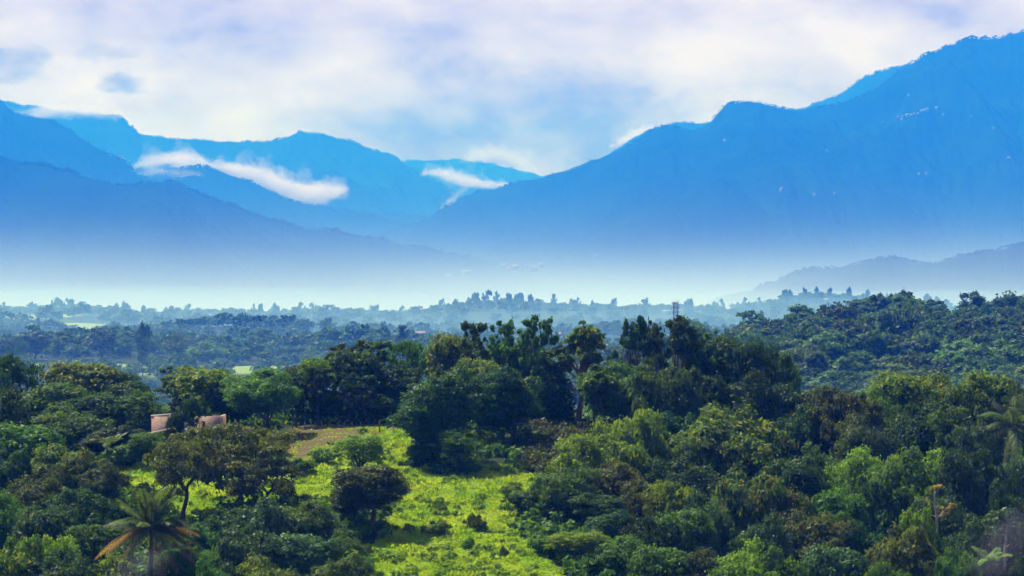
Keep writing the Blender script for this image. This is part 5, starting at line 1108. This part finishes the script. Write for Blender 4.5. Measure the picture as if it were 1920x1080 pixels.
def undergrowth():
    x, y, rs = scatter_ground(5200, -80, 2000, 172, 285, 6); me_, di, _ = masks(x, y); keep = ~(me_ | di); x, y = x[keep], y[keep]
    px_ = 960 + F * x / y; keep = ~((px_ > 520) & (px_ < 745) & (y > 250)); x, y = x[keep], y[keep]; z = ground(x, y); A = []; 
    for i in range(len(x)):
        r = rs.uniform(.5, 1.3); A.append(puff(rs, np.array([x[i], y[i], z[i] + r * .4]), r, int(48 * r), .34, .8, sub=8))
    x, y, rs = scatter_ground(420, -80, 1250, 266, 288, 61); z = ground(x, y)
    for i in range(len(x)):
        r = rs.uniform(1.2, 2.3); A.append(puff(rs, np.array([x[i], y[i], z[i] + r * .5]), r, int(150 * r), .34, .9, sub=14))
    for (pa, pb) in ((-420, -90), (2010, 2340)):                # the wood goes on to both sides of the frame
        x, y, rs = scatter_ground(230, pa, pb, 176, 280, 71 + (pb > 0)); z = ground(x, y)
        for i in range(len(x)):
            r = rs.uniform(1.5, 3.2); A.append(puff(rs, np.array([x[i], y[i], z[i] + r * rs.uniform(.5, 2.0)]), r, int(150 * r), .34, .9, sub=16))
    V, Q = join(A); o = mesh_obj('undergrowth', quads_mesh('undergrowth', V, Q), LM['mid']); kind(o, 'stuff'); tag(o, 'dense green undergrowth between the trees of the near hill', 'undergrowth')
undergrowth()
def brush():
    x, y, rs = scatter_ground(1500, 985, 1190, 218, 262, 16); px_, py_ = proj(x, y, ground(x, y, False)); keep = (py_ > 790) & (py_ < 905); x, y = x[keep], y[keep]; me_ = masks(x, y)[0]; x, y = x[~me_], y[~me_]; z = ground(x, y); A = []
    for i in range(len(x)):
        r = rs.uniform(.4, .9); A.append(puff(rs, np.array([x[i], y[i], z[i] + r * .9]), r, int(70 * r), .2, 1.3, sub=8))
    V, Q = join(A); o = mesh_obj('brush', quads_mesh('brush', V, Q), LM['brown']); kind(o, 'stuff'); tag(o, 'brownish dry scrub on the bank right of the large dark tree', 'scrub')
brush()
for i, (a, b, w, d, key, lm, lab) in enumerate([(822, 938, 32, 214, 'bushB', 'lime', 'small green shrub in the middle of the clearing'), (878, 1012, 24, 200, 'bushA', 'lime', 'yellow green twiggy shrub in the lower clearing'), (945, 1040, 18, 196, 'bushA', 'lime', 'little round shrub near the bottom of the clearing'),
        (832, 878, 60, 231, 'bushB', 'dark', 'low dark shrub beneath the crooked stemmed tree'), (880, 865, 45, 232, 'bushA', 'mid', 'green shrub right of the crooked stemmed tree'), (775, 872, 40, 233, 'bushB', 'dark', 'dark shrub left of the crooked stemmed tree'), (960, 905, 40, 222, 'bushA', 'lime', 'light shrub on the right rim of the clearing'), (890, 965, 36, 208, 'bushB', 'olive', 'olive weedy shrub in the middle right of the clearing'),
        (270, 905, 30, 222, 'bushA', 'brown', 'dark brown shrub in the upper left grass patch'), (1028, 1010, 60, 198, 'bushB', 'mid', 'leafy shrub on the lower right rim of the clearing'), (820, 975, 46, 206, 'bushB', 'lime', 'pale leafy shrub left of the olive weedy one')]):
    near_tree(a, b, w, d, key, lm, lab, name='shrub', cat='shrub', group='shrubs in the clearing', sink=.5)
# ------------------------------------------------------------------ air
hm = volume_mat('haze_air', HAZE_COL, HAZE_D); hm.node_tree.nodes['Principled Volume'].inputs['Absorption Color'].default_value = (1, 1, 0, 1)
kind(box_obj('haze', -7000, 7000, -600, 16600, -80, 1130, hm), 'stuff')
for i, (y0, y1, ta, tb, hw, dens, mc) in enumerate(MIST):
    ny, nx = 26, 30; ys = np.linspace(y0, y1, ny); xs = np.linspace(-hw, hw, nx); Yg = np.repeat(ys[:, None], nx, 1); Xg = np.repeat(xs[None, :], ny, 0)
    sc = (y1 - y0) / 6.0; top = ta + (tb - ta) * (Yg - y0) / (y1 - y0); top = top + (vn.fbm(Xg / sc + i * 5, Yg / sc, 2) - .5) * (abs(tb - ta) * .35 + 4) * np.clip((Yg - y0) / (y1 - y0) * 3, .1, 1)
    V = np.concatenate([np.stack([Xg.ravel(), Yg.ravel(), top.ravel()], 1), np.stack([Xg.ravel(), Yg.ravel(), np.full(Xg.size, -78 + i * .7)], 1)])
    q = grid_quads(ny, nx); n = ny * nx; side = []
    ring = [(0, j) for j in range(nx)] + [(k, nx - 1) for k in range(1, ny)] + [(ny - 1, j) for j in range(nx - 2, -1, -1)] + [(k, 0) for k in range(ny - 2, 0, -1)]
    ids = [a * nx + b for a, b in ring]
    for a, b in zip(ids, ids[1:] + ids[:1]): side.append((a, a + n, b + n, b))
    mm = volume_mat('mist_air', mc, dens)
    mm.node_tree.nodes['Principled Volume'].inputs['Absorption Color'].default_value = (0, 0, 0, 1) if mc is MC else (1, 1, 1, 1)
    kind(mesh_obj('mist', quads_mesh('mist', V, np.concatenate([q, q[:, ::-1] + n, np.array(side)])), mm), 'stuff')
# the mist over the plain: densest on the ground, thinning upwards, a little patchy
def plain_mist():
    m = volume_mat('plain_mist', MC, 0.001); m.cycles.homogeneous_volume = False; t = m.node_tree; v = t.nodes['Principled Volume']; v.inputs['Absorption Color'].default_value = (0, 0, 0, 1)
    g = nd(t, 'ShaderNodeNewGeometry'); sp = nd(t, 'ShaderNodeSeparateXYZ'); t.links.new(g.outputs['Position'], sp.inputs[0])
    def mt(op, a, b=None):
        q = nd(t, 'ShaderNodeMath', operation=op)
        for i_, x in enumerate((a, b)):
            if x is None: continue
            if isinstance(x, (int, float)): q.inputs[i_].default_value = x
            else: t.links.new(x, q.inputs[i_])
        return q.outputs[0]
    e = mt('EXPONENT', mt('MULTIPLY', sp.outputs[2], -1.0 / MIST_H))
    mp = nd(t, 'ShaderNodeMapping'); mp.inputs['Scale'].default_value = (1 / 900.0, 1 / 1600.0, 1 / 120.0); t.links.new(g.outputs['Position'], mp.inputs[0])
    n = nd(t, 'ShaderNodeTexNoise', inp={'Scale': 1.0, 'Detail': 1.0}); t.links.new(mp.outputs[0], n.inputs['Vector'])
    fr = nd(t, 'ShaderNodeMapRange', interpolation_type='SMOOTHSTEP', inp={1: 2800, 2: 3700}); t.links.new(sp.outputs[1], fr.inputs[0])
    d = mt('MULTIPLY', mt('MULTIPLY', e, MIST_K), mt('MULTIPLY', fr.outputs[0], mt('ADD', .55, mt('MULTIPLY', n.outputs[0], .9))))
    t.links.new(d, v.inputs['Density'])
    o = kind(box_obj('mist', -5400, 5400, 2800, 8400, -79.3, 300, m), 'stuff')
plain_mist()
S.cycles.volume_step_rate = 1.0; S.cycles.volume_max_steps = 256
